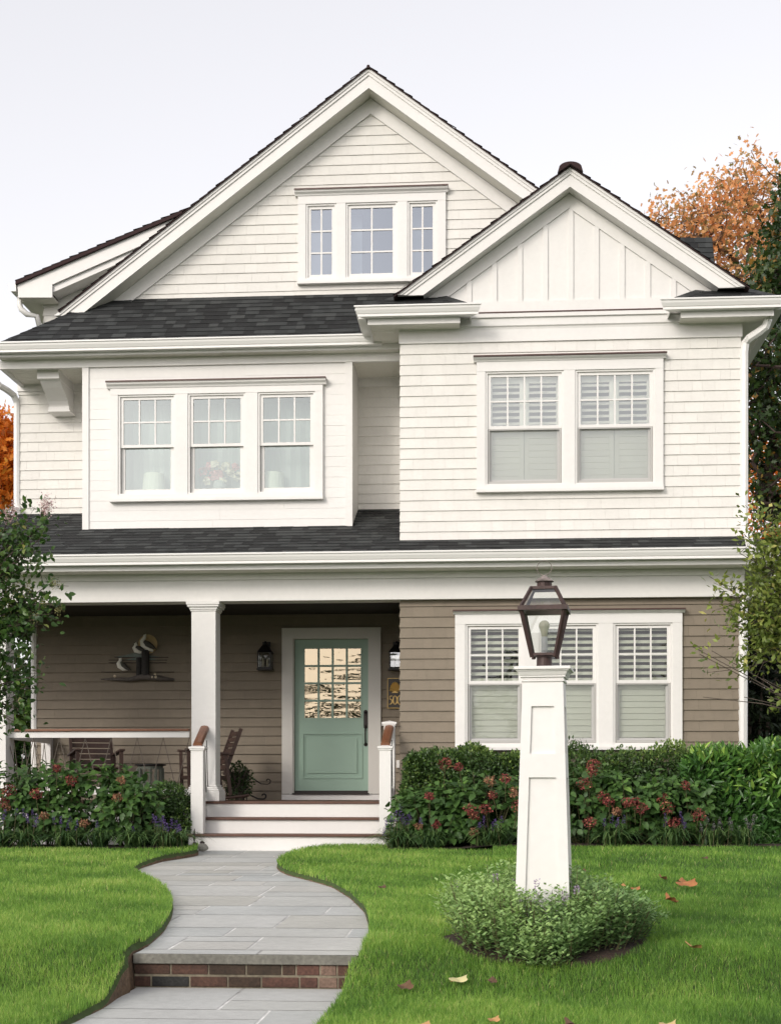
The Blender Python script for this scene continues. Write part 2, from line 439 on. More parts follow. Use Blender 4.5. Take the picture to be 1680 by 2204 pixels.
def window(x0, x1, z0, z1, Y, nc, nr, zmeet=None, gl='glass', fill='louver', screen=False, label=None):
    fm = MB(); i = ring(fm, x0, x1, z0, z1, 0.026, 0.022, 0.022, Y - 0.036, Y + 0.06)
    wn = H('window', fm, M['trim'])
    if label: wn['label'] = label
    S = lambda n, mb, mt: obj(n, mb, mt, wn)
    ix0, ix1, iz0, iz1 = i
    gm = MB(); us = MB()
    if zmeet is None:
        k = ring(us, ix0, ix1, iz0, iz1, 0.04, 0.045, 0.04, Y - 0.014, Y + 0.02)
        grid(us, *k, nc, nr, 0.02, Y - 0.010, Y + 0.012); pane(gm, *k, Y + 0.002)
        S('sash', us, M['trim'])
        S('drape', MB().face([(ix0, Y + 0.3, iz0), (ix0 + 0.16, Y + 0.3, iz0), (ix0 + 0.16, Y + 0.3, iz1), (ix0, Y + 0.3, iz1)]), M['drape'])
    else:
        k = ring(us, ix0, ix1, zmeet - 0.018, iz1, 0.04, 0.036, 0.038, Y - 0.014, Y + 0.018)
        grid(us, *k, nc, nr, 0.019, Y - 0.010, Y + 0.012); pane(gm, *k, Y + 0.002)
        S('sash', us, M['trim'])
        ls = MB(); q = ring(ls, ix0 + 0.006, ix1 - 0.006, iz0, zmeet + 0.016, 0.045, 0.06, 0.034, Y + 0.021, Y + 0.05)
        S('sash', ls, M['trim']); pane(gm, *q, Y + 0.035)
        if screen:
            sf = MB(); g = ring(sf, ix0 + 0.004, ix1 - 0.004, iz0 + 0.004, zmeet - 0.02, 0.022, 0.03, 0.016, Y - 0.016, Y + 0.004)
            S('screen_frame', sf, M['screenframe'])
            S('insect_screen', MB().face([(g[0], Y - 0.004, g[2]), (g[1], Y - 0.004, g[2]), (g[1], Y - 0.004, g[3]), (g[0], Y - 0.004, g[3])]), M['screen'])
        if fill == 'louver':                     # open slats above, closed below
            bm = MB(); slats(bm, ix0 + 0.01, ix1 - 0.01, zmeet, iz1, Y + 0.11, 0.076, 0.068, math.radians(32))
            slats(bm, ix0 + 0.01, ix1 - 0.01, iz0, zmeet - 0.01, Y + 0.11, 0.076, 0.082, math.radians(74))
            S('blind', bm, M['louver'])
        elif fill == 'shutter':
            bm = MB(); mid = (ix0 + ix1) / 2
            for a, b in ((ix0 + 0.004, mid - 0.003), (mid + 0.003, ix1 - 0.004)):
                for c, d, t in ((iz0, zmeet - 0.02, 83), (zmeet - 0.015, iz1, 34)):
                    e = ring(bm, a, b, c, d, 0.055, 0.05, 0.09, Y + 0.09, Y + 0.12)
                    slats(bm, *e, Y + 0.105, 0.078, 0.07 if t < 50 else 0.084, math.radians(t))
            S('shutter', bm, M['louver'])
        else:
            pane_ = MB()
            for j in range(12):
                xa, xb = ix0 - 0.05 + (ix1 - ix0 + 0.1) * j / 12, ix0 - 0.05 + (ix1 - ix0 + 0.1) * (j + 1) / 12
                pane_.face([(xa, Y + 0.34 + 0.03 * (j % 2), iz0), (xb, Y + 0.34 + 0.03 * ((j + 1) % 2), iz0), (xb, Y + 0.34 + 0.03 * ((j + 1) % 2), iz1), (xa, Y + 0.34 + 0.03 * (j % 2), iz1)])
            S('drape', pane_, M['drape'])
    S('glass', gm, M[gl])
    return wn
def casing(xs, z0, z1, Y, xl, xr, ztop, zsill, crown, depth=0.05, room='room'):
    m = MB(); y0, y1 = Y - depth, Y + 0.03
    edges = [xl] + [e for p in xs for e in p] + [xr]
    for a, b in zip(edges[0::2], edges[1::2]): m.box(a, b, y0, y1, z0, z1)
    m.box(xl, xr, y0 - 0.003, y1, z1, ztop)
    c = H('window_casing', m, M['trim'])
    s = MB().box(xl - 0.005, xr + 0.005, y0 - 0.035, y1, zsill, zsill + 0.04); s.box(xl, xr, y0 - 0.012, y1, zsill + 0.04, z0 + 0.003)
    obj('sill', s, M['trim'], c)
    xcl, xcr, zc = crown; h = zc - ztop
    prof = [(y1, ztop), (y0 - 0.012, ztop), (y0 - 0.02, ztop + h * 0.25), (y0 - 0.05, ztop + h * 0.55), (y0 - 0.055, ztop + h * 0.8), (y0 - 0.065, ztop + h * 0.82), (y0 - 0.065, zc - 0.012), (y1, zc - 0.012)]
    obj('crown_moulding', MB().extx(prof, xcl, xcr), M['trim'], c)
    obj('flashing', MB().box(xcl - 0.004, xcr + 0.004, y0 - 0.069, y1, zc - 0.012, zc + 0.006), M['flash'], c)
    rm = MB(); a, b, ya, yb = xs[0][0] - 0.1, xs[-1][1] + 0.1, Y + 0.07, Y + 1.3
    q0, q1 = z0 - 0.15, z1 + 0.15
    rm.face([(a, yb, q0), (b, yb, q0), (b, yb, q1), (a, yb, q1)]); rm.face([(a, ya, q0), (a, yb, q0), (a, yb, q1), (a, ya, q1)])
    rm.face([(b, ya, q0), (b, yb, q0), (b, yb, q1), (b, ya, q1)]); rm.face([(a, ya, q0), (b, ya, q0), (b, yb, q0), (a, yb, q0)]); rm.face([(a, ya, q1), (b, ya, q1), (b, yb, q1), (a, yb, q1)])
    obj('room_lining', rm, M[room], c)
casing(lwx, lwz0, lwz1, YF, XU(979, YF), XU(1466, YF), ZV(1321, 1220, YF), ZV(1614, 1220, YF), (XU(975, YF), XU(1471.5, YF), ZV(1313.5, 1220, YF)))
for a, b in lwx: window(a, b, lwz0, lwz1, YF, 3, 2, ZV(1467.5, 1220, YF), 'glass', 'louver', True)
casing(bwx, bwz0, bwz1, YF, XU(1025, YF), XU(1425.3, YF), ZV(777.5, 1220, YF), ZV(1059, 1220, YF), (XU(1019, YF), XU(1431.5, YF), ZV(767.5, 1220, YF)), room='glareroom')
for a, b in bwx: window(a, b, bwz0, bwz1, YF, 4, 2, ZV(918, 1220, YF), 'bayglass', 'shutter', True)
casing(xwx, xwz0, xwz1, YBOX, XU(240, YBOX), XU(695.4, YBOX), ZV(834, 467, YBOX), ZV(1079, 467, YBOX), (XU(233, YBOX), XU(702.5, YBOX), ZV(821, 467, YBOX)))
for a, b in xwx: window(a, b, xwz0, xwz1, YBOX, 3, 2, ZV(958, 467, YBOX), 'skyglass', 'drape', False)
casing(gwx, gwz0, gwz1, YU, XU(642, YU), XU(959, YU), ZV(421, 800, YU), ZV(611, 800, YU), (XU(636, YU), XU(964, YU), ZV(409.5, 800, YU)))
for k, (a, b) in enumerate(gwx): window(a, b, gwz0, gwz1, YU, 2, 3, None, 'atticglass', 'drape')

# ---------- gutters
def gprof(Yb, zt, dp=0.13, h=0.125):
    f = Yb - dp
    return [(Yb, zt), (f + 0.006, zt), (f, zt - 0.003), (f, zt - 0.020), (f + 0.014, zt - 0.026), (f + 0.018, zt - 0.05), (f + 0.036, zt - 0.088), (f + 0.046, zt - 0.098), (f + 0.040, zt - 0.106), (f + 0.040, zt - h), (Yb, zt - h)]
def gutter(x0, x1, Yb, zt, m0=0, m1=0): return MB().extx(gprof(Yb, zt), x0, x1, 0.5, m0, m1, Yb)
xpl, xpr = XU(42, YU) - 2.3, XBR + 0.75
zg = z_eave + 0.0
# porch roof
m = MB()
shingles(m, (xpl, YEV, z_eave), (XBL, YEV, z_eave), (XBL, YU, proof(YU)), (xul, YU, proof(YU)), seed=21)
shingles(m, (XBL, YEV, z_eave), (xpr, YEV, z_eave), (XBR, YF, proof(YF)), (XBL, YF, proof(YF)), seed=22)
shingles(m, (xpr, 27, z_eave), (xpr, YEV, z_eave), (XBR, YF, proof(YF)), (XBR, 27, proof(YF)), seed=23)
shingles(m, (xpl, YEV, z_eave), (xpl, 27, z_eave), (xul, 27, proof(YU)), (xul, YU, proof(YU)), seed=24)
pr = H('porch_roof', m, M['shingle'])
m = MB(); d = 0.03
for q in ([(xpl, YEV + .01, z_eave - d), (xpr, YEV + .01, z_eave - d), (XBR, YF, proof(YF) - d), (XBL, YF, proof(YF) - d), (XBL, YU, proof(YU) - d), (xul, YU, proof(YU) - d)],
          [(xpr, YEV + .01, z_eave - d), (xpr, 27, z_eave - d), (XBR, 27, proof(YF) - d), (XBR, YF, proof(YF) - d)],
          [(xpl, YEV + .01, z_eave - d), (xpl, 27, z_eave - d), (xul, 27, proof(YU) - d), (xul, YU, proof(YU) - d)]): m.face(q)
obj('roof_deck', m, M['deck'], pr)
H('gutter', gutter(xpl, xpr, YEV + .05, z_eave + 0.004, m0=0, m1=0), M['gutter'])
zs = ZV(1221, 1000, YEV + .08)                     # bottom of the porch fascia, level of the soffit
H('fascia', MB().box(xpl + 0.05, xpr - 0.05, YEV + .055, YEV + .08, zs, z_eave - 0.02), M['trim'])
H('soffit', MB().box(xpl + 0.05, xpr - 0.05, YEV + .08, YBEAM + 0.25, zs + 0.004, zs + 0.02).box(XBR + 0.02, xpr - 0.05, YBEAM + 0.25, 26.9, zs + 0.004, zs + 0.02), M['soffit'])
# porch beam over the columns, ceiling and floor
H('porch_beam', MB().box(xpl + 0.8, XBR + 0.03, YBEAM, YBEAM + 0.09, z_beam0, zs + 0.003).box(xpl + 0.8, XBR + 0.03, YBEAM - 0.03, YBEAM - 0.0005, z_beam1, zs + 0.003).box(xpl + 0.8, XBL, YBEAM + 0.09, YBEAM + 0.3, z_beam0 + 0.002, zs + 0.003), M['trim'])
H('porch_ceiling', MB().box(xpl + 0.8, XBL, YBEAM + 0.3, YB, z_beam0 + 0.12, z_beam0 + 0.15), M['ceil'])
H('porch_ceiling', MB().box(xpl + 0.7, xpl + 0.8, YBEAM, YB, z_beam0, z_beam0 + 0.3), M['trim'])
m = MB()
n = 20
for j in range(n):
    ya, yb = 17.27 + (YB - 17.27) * j / n, 17.27 + (YB - 17.27) * (j + 1) / n - 0.005
    m.box(xpl + 0.9, XBL - 0.02, ya, yb, zf - 0.03, zf, R.random())
H('porch_floor', m, M['deck'])
H('porch_skirt', MB().box(xpl + 0.95, XBL - 0.02, 17.31, 17.34, -0.1, zf - 0.032), M['trim'])

# ---------- steps
xs0, xs1 = XU(440, 16.98), XU(816, 16.98)
for k, (yy, zt, a, b) in enumerate(((16.72, 0.195, XU(405, 16.7), XU(852, 16.7)), (17.0, 0.195 + (zf - 0.195) / 2, xs0 - 0.02, xs1 + 0.02))):
    st = H('step', MB().box(a, b, yy, yy + 0.02, (-0.05 if k == 0 else 0.195), zt - 0.03).box(a, a + 0.02, yy + 0.02, 17.3, (-0.05 if k == 0 else 0.195), zt - 0.03).box(b - 0.02, b, yy + 0.02, 17.3, (-0.05 if k == 0 else 0.195), zt - 0.03), M['trim'])
    obj('tread', MB().box(a - 0.03, b + 0.03, yy - 0.035, yy + 0.12, zt - 0.03, zt, 0.3).box(a - 0.03, b + 0.03, yy + 0.125, 17.3, zt - 0.03, zt, 0.6), M['deck'], st, bevel=0.006)
H('step', MB().box(xs0 - 0.03, xs1 + 0.03, 17.285, 17.305, 0.385, zf - 0.032), M['trim'])

# ---------- columns
def column(xc, w=0.30):
    h = w / 2; yc = YBEAM + 0.01 + h; zt = z_beam0
    m = MB().box(xc - h, xc + h, yc - h, yc + h, zf + 0.2, zt - 0.12)
    c = H('column', m, M['trim'], bevel=0.004)
    b = MB(); k = h
    def sq(e, z0, z1): b.box(xc - k - e, xc + k + e, yc - k - e, yc + k + e, z0, z1)
    sq(0.055, zf, zf + 0.125); sq(0.048, zf + 0.125, zf + 0.15); sq(0.03, zf + 0.15, zf + 0.175); sq(0.015, zf + 0.175, zf + 0.2)
    obj('column_base', b, M['trim'], c, bevel=0.008)
    b = MB(); sq(0.012, zt - 0.12, zt - 0.10); sq(0.022, zt - 0.10, zt - 0.07); sq(0.045, zt - 0.07, zt - 0.045); sq(0.055, zt - 0.045, zt - 0.001)
    obj('capital', b, M['trim'], c, bevel=0.006)
column((XU(411, YBEAM) + XU(464.7, YBEAM)) / 2)
column((XU(-39.7, YBEAM) + XU(14, YBEAM)) / 2)

# ---------- porch balustrade with crossed ropes, stair rails
ra, rb = XU(14, YBEAM + .15) + 0.02, XU(411, YBEAM + .15) - 0.02
zr = ZV(1568.5, 220, YBEAM + 0.12); zrw = ZV(1587, 220, YBEAM + 0.12); zb = ZV(1697.5, 340, YBEAM + 0.12)
yc = YBEAM + 0.16
bal = H('balustrade', MB().box(ra, rb, yc - 0.03, yc + 0.03, zrw, zr - 0.03), M['trim'])
obj('handrail', MB().box(ra, rb, yc - 0.06, yc + 0.06, zr - 0.03, zr), M['teak'], bal, bevel=0.008)
obj('bottom_rail', MB().box(ra, rb, yc - 0.04, yc + 0.04, zb - 0.07, zb), M['trim'], bal)
xp = XU(101, YB); 
obj('handrail', MB().box(ra - 0.2, ra - 0.1, yc + 0.1, YB - 0.1, zr - 0.03, zr), M['teak'], bal)
obj('side_rail', MB().box(ra - 0.18, ra - 0.12, yc + 0.1, YB - 0.1, zrw, zr - 0.03), M['trim'], bal)
obj('half_post', MB().box(XU(91, YB - .1), XU(111, YB - .1), YB - 0.14, YB - 0.02, zf, ZV(1574, 100, YB - .1)), M['trim'], bal)
m, cl = MB(), MB()
k = int((rb - ra) / 0.31)
for i in range(k + 1):
    x = ra + (rb - ra) * i / k
    if i < k:
        x2 = ra + (rb - ra) * (i + 0.5) / k
        m.tube([(x, yc, zrw), (x2, yc - 0.01, zb)], 0.0055, 5); m.tube([(x2, yc - 0.01, zb), (ra + (rb - ra) * (i + 1) / k, yc, zrw)], 0.0055, 5)
        cl.box(x2 - 0.045, x2 + 0.045, yc - 0.022, yc + 0.01, zb + 0.012, zb + 0.024); cl.box(x2 - 0.012, x2 + 0.012, yc - 0.02, yc + 0.008, zb, zb + 0.012)
for i in range(5):
    ya = yc + 0.25 + i * 0.42
    m.tube([(ra - 0.15, ya, zrw), (ra - 0.15, ya + 0.21, zb)], 0.0055, 5); m.tube([(ra - 0.15, ya + 0.21, zb), (ra - 0.15, ya + 0.42, zrw)], 0.0055, 5)
obj('rope', m, pm('dark_rope', (0.12, 0.1, 0.08), 0.9), bal); obj('cleat', cl, M['trim'], bal)
def newel(mb, x0, x1, y0, z0, z1):
    w = x1 - x0; mb.box(x0, x1, y0, y0 + w, z0, z1)
def newelcap(mb, x0, x1, y0, z):
    w = x1 - x0; e = 0.022
    mb.box(x0 - e * .5, x1 + e * .5, y0 - e * .5, y0 + w + e * .5, z - 0.035, z - 0.015)
    a = (x0 - e, y0 - e); b = (x1 + e, y0 + w + e); cx, cy = (a[0] + b[0]) / 2, (a[1] + b[1]) / 2
    mb.box(a[0], b[0], a[1], b[1], z - 0.015, z + 0.006)
    mb.poly([(a[0], a[1], z + .006), (b[0], a[1], z + .006), (b[0], b[1], z + .006), (a[0], b[1], z + .006), (cx, cy, z + 0.028)], [(0, 1, 4), (1, 2, 4), (2, 3, 4), (3, 0, 4)])
znt = ZV(1608, 425, 16.75)
for (u0, u1, side) in ((410.7, 437.3, 'l'), (816, 841, 'r')):
    x0, x1 = XU(u0, 16.75), XU(u1, 16.75); w = x1 - x0; xm = (x0 + x1) / 2
    nm = MB(); newel(nm, x0, x1, 16.75, 0.195, znt)
    sr = H('stair_rail', nm, M['trim'], bevel=0.004)
    cm = MB(); newelcap(cm, x0, x1, 16.75, znt); 
    ztop = ZV(1564, 440, 17.40) - 0.06
    if side == 'r':
        xb0, xb1 = XU(825.8, 17.42), XU(849, 17.42); zp = ZV(1555, 838, 17.42)
        pmb = MB(); newel(pmb, xb0, xb1, 17.42, zf, zp); obj('newel_post', pmb, M['trim'], sr, bevel=0.004)
        newelcap(cm, xb0, xb1, 17.42, zp); xe = (xb0 + xb1) / 2
    else: xe = XU(440, 17.4)
    obj('post_cap', cm, M['trim'], sr)
    hr = MB(); a, b = Vector((xm, 16.78, znt + 0.035)), Vector((xe, 17.41, ztop + 0.05))
    prof = [(-0.052, -0.03), (0.052, -0.03), (0.055, 0.0), (0.04, 0.022), (0, 0.03), (-0.04, 0.022), (-0.055, 0.0)]
    dirv = (b - a).normalized(); sd_ = Vector((1, 0, 0)); upv = sd_.cross(dirv).normalized()
    if upv.z < 0: upv = -upv
    vs = [a + sd_ * p + upv * q for p, q in prof] + [b + sd_ * p + upv * q for p, q in prof]; n7 = 7
    hr.poly(vs, [tuple(range(n7)), tuple(range(2 * n7 - 1, n7 - 1, -1))] + [(i, n7 + i, n7 + (i + 1) % n7, (i + 1) % n7) for i in range(n7)])
    obj('handrail', hr, M['teak'], sr)
    lr = MB().bar((xm, 16.88, 0.52), (xe, 17.40, 0.52 + (ztop - znt)), 0.05, 0.07); lr.bar((xm, 16.85, znt - 0.03), (xe, 17.41, ztop - 0.02), 0.045, 0.05)
    obj('bottom_rail', lr, M['trim'], sr)
    rp = MB()
    for i in range(3):
        t0, t1 = (i + 0.1) / 3, (i + 0.9) / 3
        pa = Vector((xm + w * .3, 16.9, znt - 0.05)).lerp(Vector((xe + w * .3, 17.4, ztop - 0.05)), t0); pb = Vector((xm + w * .3, 16.9, 0.55)).lerp(Vector((xe + w * .3, 17.4, 0.55 + ztop - znt)), t1)
        rp.tube([pa, pb], 0.006, 5)
    obj('rope', rp, M['black'], sr)

# ---------- front door
ddx0, ddx1 = dx0, dx1
m = MB(); yd = YB - 0.05
cx0, cx1, cz1 = XU(606.5, yd), XU(819, yd), ZV(1350.7, 700, yd)
m.box(cx0, dx0, yd, YB + 0.02, zf + 0.085, cz1); m.box(dx1, cx1, yd, YB + 0.02, zf + 0.085, cz1); m.box(dx0, dx1, yd - 0.003, YB + 0.02, dz1, cz1)
ring(m, dx0 - 0.003, dx1 + 0.003, zf + 0.08, dz1 + 0.003, 0.02, 0.001, 0.02, yd + 0.02, YB + 0.12)
fd = H('door_frame', m, pm('porch_trim_paint', (0.62, 0.60, 0.56), 0.55))
obj('threshold', MB().box(cx0, cx1, yd - 0.02, YB + 0.05, zf, zf + 0.075), M['trim'], fd)
obj('door_sill', MB().box(dx0, dx1, yd - 0.05, YB + 0.1, zf + 0.076, zf + 0.095).box(dx0 + 0.02, dx1 - 0.02, YB + 0.04, YB + 0.1, zf + 0.095, zf + 0.125), M['bronze'], fd)
a0, a1, b0, b1 = dx0 + 0.02, dx1 - 0.02, zf + 0.128, dz1 - 0.02
ys = YB + 0.055
gx0, gx1, gz0, gz1 = XU(653, ys), XU(778.5, ys), ZV(1547, 716, ys), ZV(1393, 716, ys)
pxa, pxb, pza, pzb = XU(650.5, ys), XU(780, ys), ZV(1675.5, 716, ys), ZV(1577, 716, ys)
dm = MB()
dm.box(a0, gx0, ys, ys + 0.045, b0, b1); dm.box(gx1, a1, ys, ys + 0.045, b0, b1)
dm.box(gx0, gx1, ys, ys + 0.045, gz1, b1); dm.box(gx0, gx1, ys, ys + 0.045, pzb, gz0); dm.box(gx0, gx1, ys, ys + 0.045, b0, pza)
dm.box(gx0, gx1, ys + 0.014, ys + 0.04, pza, pzb)
ring(dm, pxa, pxb, pza, pzb, 0.018, 0.018, 0.018, ys - 0.012, ys + 0.02)
ring(dm, pxa + 0.018, pxb - 0.018, pza + 0.018, pzb - 0.018, 0.022, 0.022, 0.022, ys + 0.004, ys + 0.02)
dm.box(pxa + 0.075, pxb - 0.075, ys - 0.001, ys + 0.02, pza + 0.075, pzb - 0.075)
ring(dm, gx0, gx1, gz0, gz1, 0.014, 0.014, 0.014, ys - 0.008, ys + 0.02)
grid(dm, gx0 + .014, gx1 - .014, gz0 + .014, gz1 - .014, 4, 4, 0.026, ys - 0.005, ys + 0.03)
door = H('door', dm, M['door'])
obj('glass', MB().face([(gx0, ys + 0.02, gz0), (gx1, ys + 0.02, gz0), (gx1, ys + 0.02, gz1), (gx0, ys + 0.02, gz1)]), M['doorglass'], door)
hx = XU(786.8, ys); h0, h1, h2 = ZV(1567, 787, ys), ZV(1530, 787, ys), ZV(1602, 787, ys)
hm = MB().box(hx - 0.028, hx + 0.028, ys - 0.012, ys, h0, h1 - 0.01).tube([(hx, ys - 0.02, h0 + 0.03), (hx, ys - 0.06, h0 - 0.02), (hx, ys - 0.065, (h0 + h2) / 2), (hx, ys - 0.05, h2 + 0.03), (hx, ys - 0.005, h2)], [0.013, 0.012, 0.011, 0.012, 0.02], 8)
hm.tube([(hx, ys - 0.012, h2), (hx, ys, h2)], 0.026, 12); hm.tube([(hx, ys - 0.03, h1 - 0.06), (hx, ys, h1 - 0.06)], 0.018, 10); hm.tube([(hx, ys - 0.012, h1 - 0.012), (hx, ys, h1 - 0.012)], 0.028, 14)
obj('handle', hm, M['bronze'], door)
rm = MB(); 
for q in ([(dx0, YB + 1.6, 0.5), (dx1, YB + 1.6, 0.5), (dx1, YB + 1.6, 2.9), (dx0, YB + 1.6, 2.9)], [(dx0 - .0, YB + .11, 0.5), (dx0, YB + 1.6, 0.5), (dx0, YB + 1.6, 2.9), (dx0, YB + .11, 2.9)], [(dx1, YB + .11, 0.5), (dx1, YB + 1.6, 0.5), (dx1, YB + 1.6, 2.9), (dx1, YB + .11, 2.9)]): rm.face(q)
obj('room_lining', rm, M['room'], door)
H('doorbell', MB().box(XU(820, YB - .02), XU(823.5, YB - .02), YB - 0.03, YB, ZV(1562, 820, YB), ZV(1554, 820, YB)), M['trim'])
H('outlet_cover', MB().box(XU(853, YB - .03), XU(860, YB - .03), YB - 0.07, YB - .01, ZV(1652, 856, YB), ZV(1636, 856, YB)), M['trim'])

# ---------- pent roof under the main gable, frieze, soffit, bracket
Ye = 17.98
ze2 = ZV(728, 400, Ye - 0.1); zgw = ZV(638.5, 500, YU); S2 = (zgw - ze2) / (YU - Ye)
xe = XU(-6, Ye) ; xtop = xe + (YU - Ye) * 1.05
proof2 = lambda Y: ze2 + S2 * (Y - Ye)
m = MB()
shingles(m, (xe, Ye - 0.03, ze2), (XBL + 0.05, Ye - 0.03, ze2), (XBL + 0.05, YU, zgw), (xtop, YU, zgw), seed=31, course=0.125)
shingles(m, (xe, Ye - 0.03, ze2), (xe, 20.5, ze2), (xtop, 20.5, zgw), (xtop, YU, zgw), seed=32)
kk = 9                                          # hip cap shingles
for i in range(kk):
    p, q = Vector((xe, Ye - .03, ze2 + 0.015)).lerp(Vector((xtop, YU, zgw + 0.015)), i / kk), Vector((xe, Ye - .03, ze2 + 0.005)).lerp(Vector((xtop, YU, zgw + 0.005)), (i + 1.15) / kk)
    s1 = Vector((0.12, 0, -0.012)); s2 = Vector((-0.10, 0.05, -0.08))
    m.face([p, p + s1, q + s1, q], R.random()); m.face([p, q, q + s2, p + s2], R.random())
r2 = H('pent_roof', m, M['shingle'])
obj('roof_deck', MB().face([(xe, Ye, ze2 - .03), (XBL + .05, Ye, ze2 - .03), (XBL + .05, YU, zgw - .03), (xtop, YU, zgw - .03)]).face([(xe, Ye, ze2 - .03), (xe, 20.5, ze2 - .03), (xtop, 20.5, zgw - .03), (xtop, YU, zgw - .03)]), M['deck'], r2)
xgl, xgr = xe - 0.12, XU(822, Ye)
H('gutter', gutter(xgl, xgr, Ye - 0.0, ze2 + 0.004), M['gutter'])
zfb = ZV(759.8, 400, Ye); zft = ZV(767.5, 400, YBOX)
H('fascia', MB().box(xe, XBL - 0.01, Ye + 0.002, Ye + 0.03, zfb, ze2 - 0.02), M['trim'])
H('soffit', MB().box(xe, XBL - 0.01, Ye + 0.03, YBOX + 0.02, zfb + 0.006, zfb + 0.02), M['soffit'])
m = MB().box(XU(1, YBOX), XBL - 0.012, YBOX - 0.03, YBOX + 0.03, z_soff, zfb + 0.006)
m.box(XU(1, YBOX), XU(1, YBOX) + 0.06, YBOX + 0.03, 20.4, z_soff, zfb + 0.006)
H('frieze_board', m, M['trim'])
for x0, x1 in ((XU(1, YBOX) + 0.06, bx0), (bx1, XBL - 0.012)):
    m = MB()
    n = max(3, int((YU - YBOX) / 0.09))
    for j in range(n):
        ya, yb = YBOX + 0.03 + (YU - YBOX - 0.03) * j / n, YBOX + 0.03 + (YU - YBOX - .03) * (j + 1) / n - 0.006
        m.box(x0, x1, ya, yb, z_soff + 0.03, z_soff + 0.045)
    m.box(x0, x1, YBOX + 0.03, YU, z_soff + 0.046, z_soff + 0.06)
    if x0 < bx0: m.box(x0, xul, YU, 20.4, z_soff + 0.03, z_soff + 0.045)
    H('soffit', m, M['soffit'])
H('frieze_board', MB().box(xul - 0.02, bx0, YU - 0.03, YU + 0.01, z_soff - 0.06, z_soff + 0.03).box(bx1, XBL, YU - 0.03, YU + 0.01, z_soff - 0.09, z_soff + 0.03), M['trim'])
# curved bracket under the left overhang
zb1, zb0 = ZV(797.5, 103, YBOX + .12), ZV(880, 129, YU - .15)
xa, xb = XU(80.5, YBOX + .12), XU(126.5, YBOX + .12)
yf_, yw = YBOX + 0.12, YU - 0.015
zt_ = zb1 - 0.10; hh = zt_ - zb0
prof = [(yw, zt_), (yf_ + 0.06, zt_), (yf_ + 0.09, zt_ - 0.12 * hh), (yf_ + 0.16, zt_ - 0.3 * hh), (yf_ + 0.25, zt_ - 0.46 * hh), (yf_ + 0.33, zt_ - 0.6 * hh), (yf_ + 0.40, zt_ - 0.75 * hh), (yf_ + 0.44, zt_ - 0.9 * hh), (yf_ + 0.455, zb0), (yw, zb0)]
br = H('bracket', MB().extx(prof, xa + 0.02, xb - 0.0), M['trim'])
obj('bracket_block', MB().box(xa, xb + 0.005, yf_, yw, zt_, z_soff + 0.03).box(xa + 0.01, xb + 0.012, yf_ + 0.43, yw, zb0 - 0.055, zb0).box(xa + 0.01, xb + 0.03, yf_ + 0.41, yw, zb0 - 0.07, zb0 - 0.055), M['trim'], br)

# ---------- main gable roof and rake boards
def lineX(apex, slope, z): return (apex[2] - z) / slope
ao, ai = PT(793.2, 149, YR), PT(793.2, 189, YR)
PW = 0.752
xa_ = ao[0]
def rakes(Y0, Y1, xc, zo, zi, pitch, zl, zr_, name_mat, crown=0.016):
    "two sloped boards meeting at the apex, cut level at zl (left) and zr_ (right)"
    m, c = MB(), MB()
    for sg, zz in ((-1, zl), (1, zr_)):
        po = (xc + sg * (zo - zz) / pitch, zz); pi_ = (xc + sg * (zi - zz) / pitch, zz)
        m.prism([(xc, zi), (xc, zo - 0.002), po, pi_] if sg > 0 else [(xc, zi), pi_, po, (xc, zo - 0.002)], Y0, Y1)
        zc = zo - (zo - zi) * 0.34; zc2 = zo - (zo - zi) * 0.16
        pc = (xc + sg * (zc - zz) / pitch, zz); pc2 = (xc + sg * (zc2 - zz) / pitch, zz)
        c.prism([(xc, zc), (xc, zo), po, pc], Y0 - crown, Y0 - 0.001); c.prism([(xc, zc2), (xc, zo + 0.012), (xc + sg * (zo + .012 - zz) / pitch, zz), pc2], Y0 - crown - 0.014, Y0 - crown - 0.001)
    o = H('rake_board', m, M['trim']); obj('crown_moulding', c, M['trim'], o)
    return o
zl_rk = proof2(YR) + 0.0
rakes(YR, YR + 0.03, xa_, ao[2], ai[2], PW, zl_rk - 0.03, zl_rk + 1.0, M['trim'])
# soffit and frieze along the rake
m, fz = MB(), MB()
for sg in (-1, 1):
    zz = zl_rk
    x_ = lambda z: xa_ + sg * (ai[2] - z) / PW
    a, b = (xa_, ai[2]), (x_(zz), zz)
    m.face([(a[0], YR + 0.03, a[1] + 0.01), (b[0], YR + 0.03, b[1] + 0.01), (b[0], YU, b[1] + 0.01), (a[0], YU, a[1] + 0.01)])
    t = 0.15
    fz.prism([(xa_, ai[2] - t - 0.05), (xa_, ai[2] + 0.005), (x_(zz - 0.15), zz - 0.145), (x_(zz - .15) - sg * (t + 0.05) / PW, zz - 0.145)], YU - 0.035, YU + 0.02)
H('soffit', m, M['soffit']); H('frieze_board', fz, M['trim'])
